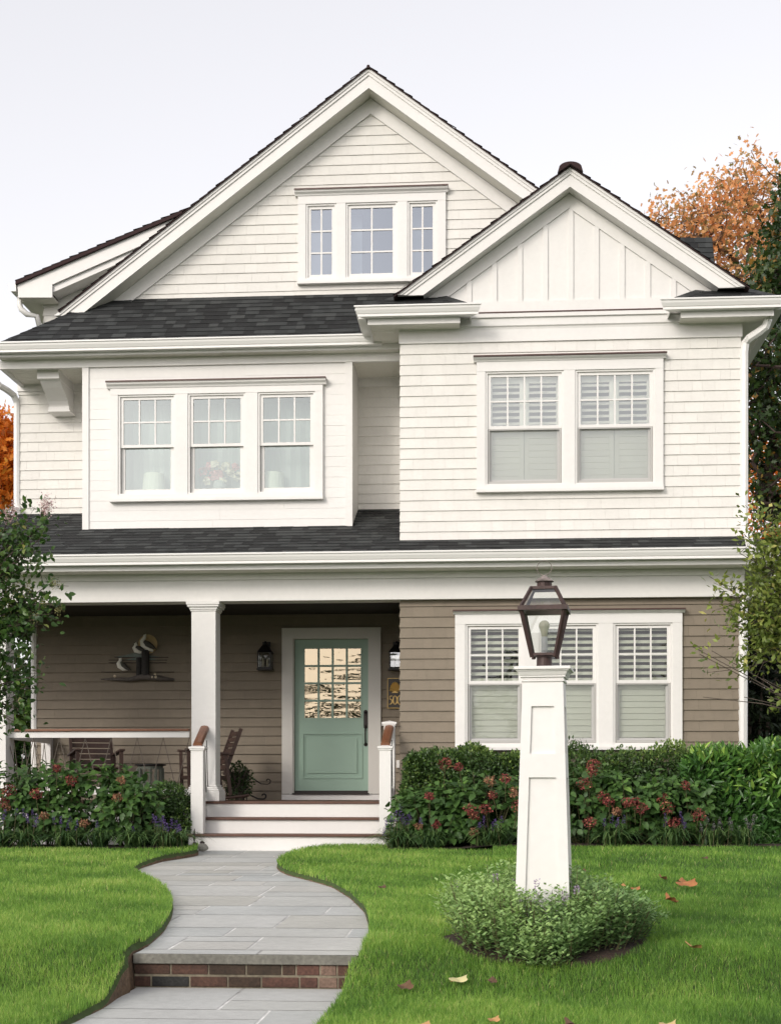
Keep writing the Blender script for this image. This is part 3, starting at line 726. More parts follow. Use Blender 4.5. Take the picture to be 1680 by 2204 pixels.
# roof planes
m = MB(); zzl = proof2(YR) + 0.02; RT = 0.012
xl_ = xa_ - (ao[2] + RT - zzl) / PW; xr_ = XBR + 0.05; zzr = ao[2] + RT - (xr_ - xa_) * PW
shingles(m, (xl_, 28, zzl), (xl_, YR - 0.06, zzl), (xa_, YR - 0.06, ao[2] + RT), (xa_, 28, ao[2] + RT), seed=41, lift=0.018)
shingles(m, (xr_, YR - 0.06, zzr), (xr_, 28, zzr), (xa_, 28, ao[2] + RT), (xa_, YR - 0.06, ao[2] + RT), seed=42, lift=0.018)
mr = H('main_roof', m, M['shingle'])
m = MB()
for xx, zz in ((xl_, zzl), (xr_, zzr)):
    m.hexa([(xx, YR - 0.055, zz - 0.012), (xa_, YR - 0.055, ao[2] - 0.0), (xa_, 28, ao[2]), (xx, 28, zz - .012), (xx, YR - 0.055, zz), (xa_, YR - 0.055, ao[2] + RT), (xa_, 28, ao[2] + RT), (xx, 28, zz)])
m.tube([(xa_, YR - 0.07, ao[2] + 0.005), (xa_, 28, ao[2] + 0.005)], 0.022, 8)
obj('roof_edge', m, M['edge'], mr)
H('back_wall', MB().prism([(xul, 0), (XBR, 0), (XBR, 5.5), (xa_ + (ao[2] - 5.5) / PW - 0.3, 5.5), (xa_, ao[2] - 0.2), (xa_ - (ao[2] - 5.5) / PW + .3, 5.5), (xul, 5.5)], 27.5, 27.6), M['siding'])

# ---------- shed dormer on the left slope
YD, YDW = 20.4, 20.75
f = lambda u, v: (lambda p: (p[0], p[2]))(PT(u, v, YD))
m = MB().prism([f(38, 609), f(400, 455), f(400, 486), f(113, 612), f(113, 640), f(40, 640)], YD, YD + 0.04)
dr = H('dormer_fascia', m, M['trim'])
obj('soffit', MB().box(f(40, 640)[0], XU(113, YD), YD + .04, 26, f(40, 640)[1] + 0.0, f(40, 640)[1] + 0.02), M['soffit'], dr)
obj('dormer_frieze', MB().prism([f(110, 612), f(400, 484), f(400, 500), f(110, 628)], YD + 0.041, YDW), M['trim'], dr)
m = MB(); g0, g1 = f(113, 612), f(400, 486)
siding(m, 0, 0, f(110, 700)[1], f(400, 486)[1], YDW, clip=lambda z: (max(f(79, 650)[0], g0[0] + (z - g0[1]) * (g1[0] - g0[0]) / (g1[1] - g0[1]) if z > g0[1] - 0.2 else -99), xa_), seed=44, flare=(1, 0))
siding(m, YDW, 26, f(110, 700)[1], f(40, 635)[1], 0, frame=sidefr(f(79, 650)[0], -1), seed=45)
obj('dormer_wall', m, M['siding'], dr)
m = MB(); q0, q1 = f(36, 606.5), f(408, 449)
shingles(m, (q0[0], 26, q0[1]), (q0[0], YD - 0.05, q0[1]), (q1[0], YD - 0.05, q1[1]), (q1[0], 26, q1[1]), seed=46, lift=0.02)
dro = H('dormer_roof', m, M['shingle'])
obj('roof_edge', MB().hexa([(q0[0], YD - 0.045, q0[1] - 0.05), (q1[0], YD - 0.045, q1[1] - 0.05), (q1[0], 26, q1[1] - 0.05), (q0[0], 26, q0[1] - 0.05), (q0[0], YD - 0.045, q0[1]), (q1[0], YD - 0.045, q1[1]), (q1[0], 26, q1[1]), (q0[0], 26, q0[1])]), M['edge'], dro)
xg = q0[0]
gp = [(-y, z) for y, z in [(0.0, 0.0), (0.11, 0.0), (0.125, -0.004), (0.125, -0.02), (0.11, -0.03), (0.095, -0.075), (0.08, -0.11), (0, -0.11)]]
H('gutter', MB().prism([(xg + a, f(38, 611)[1] + b) for a, b in gp], YD - 0.02, 26), M['gutter'])
p0 = f(33, 640)
H('downspout', MB().tube([(p0[0] + .02, YD + 0.15, p0[1] + .12), (p0[0] + .02, YD + .15, p0[1] - 0.06), (p0[0] + 0.04, YD + .15, p0[1] - 0.12), (p0[0] + .12, YD + .17, p0[1] - 0.19), (f(68, 668)[0], YD + 0.25, f(68, 668)[1]), (f(76, 690)[0], YD + 0.3, f(76, 690)[1] - .1)], 0.042, 8), M['gutter'], smooth=True)

# ---------- bay gable
bo, bi = PT(1225.6, 362, YRB), PT(1225.6, 401.5, YRB)
PB = 0.715; xb_ = bo[0]
zrk = ZV(619, 1560, YRB)
rakes(YRB, YRB + 0.03, xb_, bo[2], bi[2], PB, zrk, zrk, M['trim'])
m = MB()
for sg in (-1, 1):
    x2 = xb_ + sg * (bi[2] - zrk) / PB
    m.face([(xb_, YRB + .03, bi[2] + .01), (x2, YRB + .03, zrk + .01), (x2, YF, zrk + .01), (xb_, YF, bi[2] + .01)])
H('soffit', m, M['trim'])
zp0, zp1 = ZV(646, 1225, YF), ZV(672, 1225, YF)
m = MB()
wa = [(XBL + 0.1, zp1), (XBR - 0.1, zp1), (xb_ + (bi[2] - zp0) / PB, zp0 + 0.0), (xb_, bi[2] + 0.0), (xb_ - (bi[2] - zp0) / PB, zp0)]
m.prism(wa, YF, YF + 0.05)
bwall = H('gable_panel', m, M['trim'])
m = MB()
m.box(XBL + 0.1, XBR - 0.1, YF - 0.02, YF - 0.0005, zp1, zp0)
for sg in (-1, 1):
    t = 0.17; x2 = xb_ + sg * (bi[2] - zp0) / PB
    m.prism([(xb_, bi[2] - t), (xb_, bi[2] + .004), (x2, zp0 + .004), (x2 - sg * t / PB, zp0 + .004)], YF - 0.021, YF - 0.0005)
i = 0
bat0 = XU(1225.6, YF) + 0.01
for i in range(-6, 7):
    x = bat0 + i * 0.306
    zt = bi[2] - abs(x - xb_) * PB - 0.16
    if zt > zp0 + 0.02: m.box(x - 0.03, x + 0.03, YF - 0.018, YF - 0.0005, zp0, zt)
obj('batten', m, M['trim'], bwall)
m = MB(); zz = zrk - 0.02
xl_, xr_ = xb_ - (bo[2] + RT - zz) / PB, xb_ + (bo[2] + RT - zz) / PB
shingles(m, (xl_, 22, zz), (xl_, YRB - 0.06, zz), (xb_, YRB - 0.06, bo[2] + RT), (xb_, 22, bo[2] + RT), seed=51, lift=0.018)
shingles(m, (xr_, YRB - 0.06, zz), (xr_, 26, zz), (xb_, 26, bo[2] + RT), (xb_, YRB - 0.06, bo[2] + RT), seed=52, lift=0.018)
brf = H('bay_roof', m, M['shingle'])
m = MB()
for xx, yy in ((xl_, 22), (xr_, 26)):
    m.hexa([(xx, YRB - .055, zz - .012), (xb_, YRB - .055, bo[2]), (xb_, yy, bo[2]), (xx, yy, zz - .012), (xx, YRB - .055, zz), (xb_, YRB - .055, bo[2] + RT), (xb_, yy, bo[2] + RT), (xx, yy, zz)])
cap = [(xb_ + 0.135 * math.cos(t), bo[2] - 0.035 + 0.075 * math.sin(t)) for t in [math.pi * i / 12 for i in range(13)]]
m.prism([(xb_ - 0.15, bo[2] - 0.085)] + cap[::-1] + [(xb_ + 0.15, bo[2] - 0.085), (xb_, bo[2] + 0.01)], YRB - 0.10, 22)
obj('roof_edge', m, M['edge'], brf)
# mouldings under the gable panel
za, zb_, zc, zd = ZV(674, 1225, YF), ZV(683, 1225, YF), ZV(700, 1225, YF), ZV(707, 1225, YF)
H('flashing', MB().box(XBL + 0.1, XBR - 0.1, YF - 0.075, YF - .001, za - 0.002, za + 0.014), M['flash'])
m = MB().extx([(YF + .01, za - .003), (YF - 0.07, za - .003), (YF - 0.07, zb_), (YF - 0.045, zb_ - .004), (YF - 0.045, zc), (YF - .03, zc - .015), (YF - .024, zd), (YF - .024, z_bsid1 - 0.0), (YF + .01, z_bsid1)], XBL - 0.02, XBR + 0.02)
H('frieze_board', m, M['trim'])
# eave returns
YE = 17.2
zso = ZV(700, 1500, YF)
zgt, zgb = ZV(638, 1560, YE - .12), ZV(663, 1560, YE - .12)
def ret(x0, x1, yback, inner):
    "gutter return: inner = -1 for the left stub (free end to the right), +1 for the right one"
    gm = gutter(x0, x1, YE, zgt, m0=(1.0 if inner > 0 else 1.0), m1=(-1.0 if inner < 0 else -1.0))
    gm.poly([], [])
    H('gutter', gm, M['gutter'])
    xi = x1 if inner < 0 else x0; xo = x0 if inner < 0 else x1; sg = 1 if inner < 0 else -1
    side = [(xi - sg * 0 + sg * (YE - y), z) for y, z in gprof(YE, zgt)]
    H('gutter', MB().prism([(xi + sg * (0.13 - (YE - y)) - sg * 0.13 + sg * (YE - y) - 0, z) for y, z in [(YE, zgt), (YE - .001, zgt - .125)]] + [(xi - sg * 0.012, zgt - .125), (xi - sg * 0.012, zgt)], YE - 0.0, YF - 0.02), M['gutter'])
    so = [(xo - sg * (y - YE), z) for y, z in gprof(YE, zgt)]
    H('gutter', MB().prism([(xo + (sg * (YE - y) if False else -sg * (YE - y)), z) for y, z in gprof(YE, zgt)], YE, yback), M['gutter'])
    xf0, xf1 = min(xi, xo), max(xi, xo)
    m = MB().box(xf0 + (0.13 if inner > 0 else 0.02), xf1 - (0.13 if inner < 0 else 0.02), YE + 0.003, YE + 0.03, zso + 0.0, zgb + 0.01)
    xw_ = XBL if inner < 0 else XBR
    a_, b_ = sorted((xo + sg * 0.02, xw_))
    m.box(min(xo + sg * 0.02, xo + sg * 0.045), max(xo + sg * .02, xo + sg * .045), YE + .03, yback, zso, zgb + .01)
    H('fascia', m, M['trim'])
    s_ = MB(); nn = 5
    lo_, hi_ = xf0 + 0.03, xf1 - (0.14 if inner < 0 else 0.03)
    if inner > 0: lo_ = xf0 + 0.14
    for j in range(nn):
        ya, yb = YE + .03 + (YF - YE - .03) * j / nn, YE + .03 + (YF - YE - .03) * (j + 1) / nn - 0.005
        s_.box(lo_, hi_, ya, yb, zso + 0.012, zso + 0.026)
    s_.box(lo_, hi_, YE + .03, YF, zso + .027, zso + .05)
    s_.box(a_ + .02, b_ - .001, YF, yback, zso + 0.012, zso + 0.026)
    H('soffit', s_, M['soffit'])
    # small pent roof on top
    p = MB(); zt = zgt + 0.21; c1, c2 = xo - sg * 0.0, xi - sg * 0.05
    e1, e2 = (c1, c2) if c1 < c2 else (c2, c1)
    t1, t2 = e1 + 0.3, e2 - 0.26
    shingles(p, (e1, YE - 0.05, zgt + .01), (e2, YE - .05, zgt + .01), (t2, YF - .01, zt), (t1, YF - .01, zt), seed=61, course=0.1)
    for (ex, tx, s2) in ((e1, t1, -1), (e2, t2, 1)):
        A, B = Vector((ex, YE - .05, zgt + .03)), Vector((tx, YF - .01, zt + .02))
        for j in range(3):
            q0_, q1_ = A.lerp(B, j / 3), A.lerp(B, (j + 1.1) / 3)
            p.face([q0_, q1_, q1_ + Vector((-s2 * .11, 0, -.012)), q0_ + Vector((-s2 * .11, 0, -.012))], R.random()); p.face([q0_, q1_, q1_ + Vector((s2 * .04, .12, -.03)), q0_ + Vector((s2 * .04, .12, -.03))], R.random())
        p.face([(ex, YE - .05, zgt + .012), (tx, YF - .01, zt), (ex + s2 * 0.0, YF + (yback - YF) * (1 if (ex == xo) else 0) - .01, zgt + .012)], 0.4)
    H('pent_roof', p, M['shingle'])
ret(XU(787, YE), XU(1013, YE), 18.35, -1)
ret(XU(1440, YE), XU(1668, YE), 26, 1)
# roof of a rear wing seen past the right rake
yrw = 23.0
q = [PT(1440, 512, yrw), PT(1531, 507, yrw)]; q2 = [PT(1440, 600, yrw - .9), PT(1540, 600, yrw - .9)]
m = MB(); shingles(m, q2[0], q2[1], q[1], q[0], seed=71, course=0.16)
m.face([q2[1], (q2[1][0], yrw + 2, q2[1][2]), (q[1][0], yrw + 2, q[1][2]), q[1]], .3)
H('rear_roof', m, M['shingle'])

# ---------- downspouts
def spout(pts, name='downspout', w=0.058, d=0.045):
    m = MB()
    for a, b in zip(pts[:-1], pts[1:]): m.bar(a, b, w * 1.5, d * 1.6, up=(0, 1, 0))
    return m
yd_ = YF - 0.05
P_ = lambda u, v, y: PT(u, v, y)
pts = [P_(1655, 664, YE + .06), P_(1655, 694, YE + .06)]
x_ds = XU(1600.5, yd_ + .03)
m = MB().tube([P_(1651, 662, YE + .15), P_(1651, 690, YE + .15), P_(1646, 703, YE + .17), P_(1632, 714, YE + .2), P_(1612, 727, YE + .25), P_(1602.5, 738, YE + .3), (x_ds, yd_ + .05, ZV(756, 1602, yd_)), (x_ds, yd_ + .05, ZV(1138, 1602, yd_)), (x_ds + .03, yd_ - 0.02, ZV(1150, 1602, yd_)), (XU(1612, 17.1), 17.1, ZV(1168, 1612, 17.1)), (XU(1616, 16.9), 16.95, ZV(1182, 1616, 16.95))], 0.05, 8)
H('downspout', m, M['gutter'], smooth=False)
m = MB(); x_d2 = XU(1597.5, YF)
m.tube([P_(1672, 1236, 17.1), P_(1655, 1262, 17.2), P_(1622, 1276, 17.4), P_(1603, 1284, YF), (x_d2, YF, ZV(1300, 1598, YF)), (x_d2, YF, 0.2), (x_d2, YF - .2, 0.08)], 0.055, 8)
H('downspout', m, M['gutter'])
m = MB(); x3 = XU(37.5, YU)
m.tube([PT(-18, 812, YU - .4), PT(0, 830, YU - .3), PT(14, 838, YU - .2), PT(30, 850, YU - .05), (x3, YU, ZV(868, 37, YU)), (x3, YU, ZV(1088, 37, YU)), (x3 + .05, YU - .15, ZV(1098, 37, YU) - .03)], 0.045, 8)
H('downspout', m, M['gutter'])
m = MB(); x4 = XU(74.5, YB)
m.tube([PT(28, 1330, YB - .3), PT(50, 1336, YB - .15), PT(66, 1342, YB), (x4, YB, ZV(1352, 74, YB)), (x4, YB, 0.3)], 0.045, 8)
H('downspout', m, M['gutter'])
# ================================================================== GROUND, LAWN, PATH
M['soil'] = pm('dark_soil', (0.15, 0.095, 0.055), 0.95, noise=((6, 0.4), (40, 0.4)), bump=(30, 0.03))
M['turf'] = pm('turf_base', (0.045, 0.075, 0.014), 0.95, noise=((0.8, 0.25), (14, 0.35)))
M['mulch'] = pm('bark_mulch', (0.05, 0.03, 0.02), 0.95, noise=((9, 0.4), (60, 0.5)), bump=(45, 0.04))
M['flag'] = pm('bluestone', (0.3, 0.3, 0.3), 0.75, var=0.0, noise=((1.6, 0.12), (16, 0.08), (90, 0.06)), bump=(70, 0.003),
               ramp=[(0, (0.43, 0.445, 0.435)), (0.35, (0.46, 0.462, 0.435)), (0.6, (0.468, 0.478, 0.465)), (0.85, (0.485, 0.48, 0.448)), (1, (0.415, 0.412, 0.375))])
M['mortar'] = pm('pale_mortar', (0.8, 0.79, 0.76), 0.9, noise=((1.7, 0.55), (7, 0.35)))
M['slabedge'] = pm('bluestone_edge', (0.17, 0.165, 0.14), 0.85, noise=((5, 0.3), (40, 0.25)), bump=(40, 0.01))

def bank(X, Y):
    "the lawn swells a little towards the planting beds"
    t = max(0.0, min(1.0, (Y - 12.5) / 3.5)); return 0.05 * t * t * (3 - 2 * t)
def lz(X, Y):
    if Y > 16.6: return lawn_z(Y) - 0.02
    return lawn_z(Y) + bank(X, Y) * (1.25 if X > 0 else 0.5)
gnd = MB()
gx = [-400, -120, -40, -20, -12, -8, -5, -2, 0, 2, 5, 8, 12, 20, 40, 120, 400]
gy = [-400, -120, -40, -15, -4, 2, 4, 6, 6.6, 7.1, 7.4, 7.7, 8, 9, 11, 13, 15, 16.7, 20, 28, 45, 120, 500]
gv = [(x, y, (lawn_z(max(y, 2)) if y > 2 else -0.6) - 0.35) for y in gy for x in gx]
nx = len(gx)
gnd.poly(gv, [(j * nx + i, j * nx + i + 1, (j + 1) * nx + i + 1, (j + 1) * nx + i) for j in range(len(gy) - 1) for i in range(nx - 1)])
tag(obj('ground', gnd, M['turf']), kind='structure')

# path outline (survey pixels -> ground points)
left_uv = [(425, 1833), (428.7, 1841), (404, 1846), (346, 1855), (304, 1868.7), (286.7, 1880), (315.5, 1894.8), (350, 1912.9), (369, 1934), (375, 1953), (371, 1976), (353.8, 2006.9), (334.6, 2024), (307.8, 2047), (286.7, 2057.5)]
right_uv = [(850, 1826), (760, 1829.5), (700, 1833), (664, 1837), (622.4, 1848), (600, 1858), (594, 1867), (600, 1875), (618.6, 1884), (672, 1897.5), (714.5, 1910), (753, 1934), (783.6, 1964.7), (792.4, 1995.4), (791.3, 2022), (776, 2049), (768, 2057.5)]
def curve(uv):
    p = [ground_hit(u, v, path_z) for u, v in uv]
    ys = np.array([q[1] for q in p]); xs = np.array([q[0] for q in p])
    o = np.argsort(ys); return ys[o], xs[o]
YE0 = 7.885
lY, lX = curve(left_uv); rY, rX = curve(right_uv)
low_l = [ground_hit(u, v, lambda y: -0.385) for u, v in ((284, 2133), (258, 2145), (227, 2168.8), (156.6, 2203.5))]
low_r = [ground_hit(u, v, lambda y: -0.385) for u, v in ((760, 2133), (741.4, 2150.8), (695.4, 2203.4))]
def smooth(Y, ys, xs):
    f_ = lambda y: np.interp(y, ys, xs)
    return float(sum(f_(Y + d) for d in (-0.12, -0.06, 0, 0.06, 0.12)) / 5)
lly = np.array([q[1] for q in low_l][::-1]); llx = np.array([q[0] for q in low_l][::-1])
lry = np.array([q[1] for q in low_r][::-1]); lrx = np.array([q[0] for q in low_r][::-1])
def ext(Y, ys, xs):
    if Y < ys[0]: return float(xs[0] + (Y - ys[0]) * (xs[1] - xs[0]) / (ys[1] - ys[0]))
    return float(np.interp(Y, ys, xs))
def xL(Y): return smooth(Y, lY, lX) if Y >= YE0 else ext(max(Y, 4.0), lly, llx)
def xR(Y): return smooth(Y, rY, rX) if Y >= YE0 else ext(max(Y, 4.0), lry, lrx)

def clipped(mb, x0, x1, y0, y1, zfun, r, g=0.0075, fn=None):
    "a flagstone cut to the path's outline"
    a, b = y0 + g, y1 - g
    n = max(2, int((b - a) / 0.06) + 1)
    ys = [a + (b - a) * i / (n - 1) for i in range(n)]
    row = []
    for y in ys:
        p, q = max(x0 + g, xL(y) - 0.01), min(x1 - g, xR(y) + 0.01)
        row.append((p, q, y))
    for (p0, q0, ya), (p1, q1, yb) in zip(row[:-1], row[1:]):
        if q0 - p0 < 0.004 and q1 - p1 < 0.004: continue
        q0, q1 = max(q0, p0), max(q1, p1)
        mb.face([(p0, ya, zfun(ya)), (q0, ya, zfun(ya)), (q1, yb, zfun(yb)), (p1, yb, zfun(yb))], r)
def stones(mb, y0, y1, zfun, seed, first=0.0):
    rr = random.Random(seed); y = y0
    while y < y1 - 0.05:
        h = rr.choice((0.45, 0.6, 0.75, 0.9)); 
        if y1 - (y + h) < 0.3: h = y1 - y
        x = -3.2 + rr.uniform(-0.6, 0)
        while x < 1.5:
            wd = rr.choice((0.45, 0.6, 0.75, 0.9, 1.05))
            if rr.random() < 0.4 and h > 0.5:
                k = h * rr.choice((0.4, 0.5, 0.6)); 
                clipped(mb, x, x + wd, y, y + k, zfun, rr.random()); x2 = x + wd * rr.choice((1.0, 1.0, 0.5))
                if x2 < x + wd - 0.1: clipped(mb, x, x2, y + k, y + h, zfun, rr.random()); clipped(mb, x2, x + wd, y + k, y + h, zfun, rr.random())
                else: clipped(mb, x, x + wd, y + k, y + h, zfun, rr.random())
            else: clipped(mb, x, x + wd, y, y + h, zfun, rr.random())
            x += wd
        y += h
sm = MB()
stones(sm, YE0 + 0.19, 16.73, path_z, 82)
clipped(sm, -3, XU(560, 8), YE0 + 0.006, YE0 + 0.19, path_z, 0.55); clipped(sm, XU(560, 8), 3, YE0 + 0.006, YE0 + 0.19, path_z, 0.8)
pth = tag(obj('path', sm, M['flag']), kind='structure')
lowz = lambda y: -0.385
sm = MB(); stones(sm, 5.0, YE0 + 0.0, lowz, 87)
tag(obj('path', sm, M['flag']), kind='structure')
mm = MB()
ys = [YE0 + 0.01 + (16.75 - YE0) * i / 120 for i in range(121)]
for a, b in zip(ys[:-1], ys[1:]):
    mm.face([(xL(a) - .012, a, path_z(a) - .002), (xR(a) + .012, a, path_z(a) - .002), (xR(b) + .012, b, path_z(b) - .002), (xL(b) - .012, b, path_z(b) - .002)])
ys = [4.0 + (YE0 - 4.0) * i / 40 for i in range(41)]
for a, b in zip(ys[:-1], ys[1:]):
    mm.face([(xL(a - .001) - .012, a, -.387), (xR(a - .001) + .012, a, -.387), (xR(b - .001) + .012, b, -.387), (xL(b - .001) - .012, b, -.387)])
tag(obj('path_bed', mm, M['mortar']), kind='structure')

# brick step with a stone nosing
sx0, sx1 = XU(286.7, YE0), XU(768, YE0)
zt = path_z(YE0)
bs = thing('brick_step', ((sx0 + sx1) / 2, YE0, -0.385), 'low brick step under a thick bluestone slab across the garden path', 'step')
obj('stone_nosing', MB().box(sx0, sx1, YE0, YE0 + 0.21, zt - 0.055, zt - 0.001), M['slabedge'], bs, bevel=0.004)
brk = pm('old_brick', (0.1, 0.05, 0.035), 0.85, noise=((3, 0.35), (11, 0.3), (60, 0.4)), bump=(60, 0.006),
         ramp=[(0, (0.026, 0.026, 0.024)), (0.12, (0.05, 0.034, 0.02)), (0.45, (0.085, 0.042, 0.027)), (0.75, (0.11, 0.05, 0.036)), (0.9, (0.22, 0.15, 0.11)), (1, (0.36, 0.29, 0.22))])
bm = MB(); zb2 = zt - 0.058; bh = (zb2 + 0.385 - 0.012) / 2
j1 = [75, 282, 494, 705, 905, 985, 1120, 1215, 1318]; v1 = [0.4, 0.5, 0.2, 0.16, 0.3, 0.66, 0.86, 0.5]
j2 = [75, 172, 388, 602, 790, 1005, 1110, 1220, 1318]; v2 = [0.5, 0.0, 0.5, 0.25, 0.6, 0.72, 0.88, 0.45]
for js, vv, z0 in ((j2, v2, -0.385), (j1, v1, -0.385 + bh + 0.011)):
    for a, b, c in zip(js[:-1], js[1:], vv):
        xa, xb = XU(257.9 + 0.38373 * a, YE0), XU(257.9 + 0.38373 * b, YE0)
        bm.box(xa + 0.005, xb - 0.005, YE0 + 0.018, YE0 + 0.12, z0 + 0.003, z0 + bh, c)
obj('brickwork', bm, brk, bs, bevel=0.003)
obj('mortar_bed', MB().box(sx0 + 0.003, sx1 - 0.003, YE0 + 0.024, YE0 + 0.2, -0.42, zb2), pm('stained_mortar', (0.22, 0.19, 0.135), 0.9, noise=((4, 0.4), (30, 0.3))), bs)

# lawn sheets either side of the path, with a soil lip at the edge
def lawn_rows():
    ys = [3.0 + 0.12 * i for i in range(int((16.7 - 3.0) / 0.12) + 1)] + [16.75]
    return ys
def lawn_mesh(side):
    mb = MB(); rows = []
    offs = [0, 0.035, 0.15, 0.4, 0.9, 1.8, 3.5, 7, 14, 30]
    for y in lawn_rows():
        e = (xL(y) - 0.004) if side < 0 else (xR(y) + 0.004)
        if abs(y - YE0) < 0.2: e = min(e, sx0 - .01) if side < 0 else max(e, sx1 + .01)
        rows.append([(e + side * o, y, lz(e + side * o, y) - (0.036 if o == 0 else 0.0) + (0.006 * math.sin(y * 31 + o) if o < .1 else 0)) for o in offs])
    n = len(offs); vs = [p for r in rows for p in r]
    mb.poly(vs, [(j * n + i, j * n + i + 1, (j + 1) * n + i + 1, (j + 1) * n + i) for j in range(len(rows) - 1) for i in range(n - 1)])
    lip = MB(); edge = [r[0] for r in rows]
    for a, b in zip(edge[:-1], edge[1:]):
        lip.face([a, b, (b[0] - side * 0.02, b[1], b[2] - 0.34), (a[0] - side * .02, a[1], a[2] - 0.34)])
    return mb, lip
for sd_ in (-1, 1):
    a, b = lawn_mesh(sd_)
    tag(obj('lawn', a, M['turf']), kind='structure'); tag(obj('lawn_edge', b, M['soil']), kind='structure')
# planting beds along the house
for (a, b) in ((-14, XU(408, 16.4)), (XU(846, 16.4), 14)):
    m = MB(); n = 40
    for i in range(n):
        p, q = a + (b - a) * i / n, a + (b - a) * (i + 1) / n
        zz = lambda x, y: lz(x, y) + 0.02
        for y0, y1 in ((15.75, 16.2), (16.2, 16.68), (16.68, 17.45)):
            m.face([(p, y0, zz(p, y0)), (q, y0, zz(q, y0)), (q, y1, zz(q, y1)), (p, y1, zz(p, y1))])
    tag(obj('mulch_bed', m, M['mulch']), kind='structure')
PX, PY = XU(1171, 8.15), 8.2
m = MB(); n = 48
ring_ = [(PX + 0.61 * math.cos(2 * math.pi * i / n) * (1 + 0.03 * math.sin(5 * i)), PY + 0.585 * math.sin(2 * math.pi * i / n) * (1 + 0.03 * math.sin(3 * i))) for i in range(n)]
for k in range(4):
    f0, f1 = k / 4, (k + 1) / 4
    for i in range(n):
        a, b = ring_[i], ring_[(i + 1) % n]
        L_ = lambda p, f_: (PX + (p[0] - PX) * f_, PY + (p[1] - PY) * f_, lz(PX, PY + (p[1] - PY) * f_) + 0.004 + 0.02 * (1 - f_))
        m.face([L_(a, f0), L_(b, f0), L_(b, f1), L_(a, f1)] if k else [L_(a, 0.001), L_(b, f1), L_(a, f1)])
tag(obj('mulch_bed', m, M['mulch']), kind='structure')
# ================================================================== OBJECTS ON THE LAWN AND PORCH
def hit(u, v): return ground_hit(u, v, lambda y: lawn_z(y))
# ---------- lamp post
LY = 8.2
lpx = XU(1170.5, LY); lpz = lz(lpx, LY)
lamp = thing('lamp_post', (lpx, LY, lpz), 'white tapered panelled lamp post with a copper lantern standing on the lawn', 'lamp post', local=True, rz=math.radians(-6.5))
k = LY / F
zt = EYE - (1465 - CV) * (LY - .13) / F - lpz          # top of the tapered shaft
zc = EYE - (1434.5 - CV) * (LY - .14) / F - lpz        # top of the cap
wb = 0.315 / 2; wt = 0.225 / 2
hw = lambda z: wb + (wt - wb) * z / zt
core = MB(); g = 0.016
core.hexa([(-hw(0) + g, -hw(0) + g, 0), (hw(0) - g, -hw(0) + g, 0), (hw(0) - g, hw(0) - g, 0), (-hw(0) + g, hw(0) - g, 0)] + [(sx * (wt - g), sy * (wt - g), zt) for sx, sy in ((-1, -1), (1, -1), (1, 1), (-1, 1))])
obj('shaft', core, M['trim'], lamp)
zz = lambda v: EYE - (v - CV) * (LY - .14) / F - lpz
rails = [(zz(1519.7), zt), (zz(1673), zz(1622)), (-0.02, 0.12)]
sw = 0.054
fb = MB()
for q in range(4):
    c_, s_ = math.cos(q * math.pi / 2), math.sin(q * math.pi / 2)
    def fp(x, y, z): return (x * c_ - y * s_, x * s_ + y * c_, z)
    def board(x0f, x1f, z0, z1, th=g + 0.004):
        pts = []
        for dy in (0, th):
            for z, in ((z0,), (z1,)):
                pass
        a = lambda z, f_, dy: fp(f_(z), -hw(z) + dy, z)
        fb.hexa([a(z0, x0f, 0), a(z0, x1f, 0), a(z0, x1f, th), a(z0, x0f, th), a(z1, x0f, 0), a(z1, x1f, 0), a(z1, x1f, th), a(z1, x0f, th)])
    e = 0.0 if q % 2 == 0 else g + 0.0045
    board(lambda z: -hw(z) + e, lambda z: -hw(z) + sw, 0, zt); board(lambda z: hw(z) - sw, lambda z: hw(z) - e, 0, zt)
    for z0, z1 in rails: board(lambda z: -hw(z) + sw, lambda z: hw(z) - sw, max(z0, 0), z1)
obj('panel_frame', fb, M['trim'], lamp)
cp = MB(); H_ = zc - zt
def sqz(h, z0, z1): cp.box(-h, h, -h, h, z0, z1)
sqz(wt + .008, zt - 0.006, zt + 0.006); sqz(wt + .004, zt + .006, zt + .018); sqz(wt + 0.014, zt + 0.018, zt + 0.028)
cp.hexa([(sx * (wt + .016), sy * (wt + .016), zt + .028) for sx, sy in ((-1, -1), (1, -1), (1, 1), (-1, 1))] + [(sx * (wt + .028), sy * (wt + .028), zc - .026) for sx, sy in ((-1, -1), (1, -1), (1, 1), (-1, 1))])
sqz(wt + .034, zc - .026, zc - .018); sqz(wt + 0.044, zc - .018, zc)
obj('post_cap', cp, M['trim'], lamp, bevel=0.003)
z0 = zc
S4 = ((-1, -1), (1, -1), (1, 1), (-1, 1))
b_ = 0.064; t_ = 0.12; zb0, zb1 = z0 + 0.07, z0 + 0.07 + 0.25; rt = 0.066; zr1 = zb1 + 0.025 + 0.107
fm = MB()
for sx, sy in S4:
    fm.bar((sx * b_, sy * b_, zb0 - 0.012), (sx * t_, sy * t_, zb1), 0.017, 0.017)
    fm.bar((sx * t_, sy * t_, zb1 + .02), (sx * rt, sy * rt, zr1), 0.016, 0.016)
fm.box(-b_ - .004, b_ + .004, -b_ - .004, b_ + .004, zb0 - .002, zb0 + .012)
e = 0.139
for h0, h1, za, zb_ in ((e - .006, e, zb1 - .004, zb1 + .022),):
    fm.box(-h1, h1, -h1, -h1 + .03, za, zb_); fm.box(-h1, h1, h1 - .03, h1, za, zb_); fm.box(-h1, -h1 + .03, -h1 + .03, h1 - .03, za, zb_); fm.box(h1 - .03, h1, -h1 + .03, h1 - .03, za, zb_)
fm.box(-rt - .006, rt + .006, -rt - .006, rt + .006, zr1 - .012, zr1 + .004)
lan = obj('lantern', fm, M['copper'], lamp)
gl = MB()
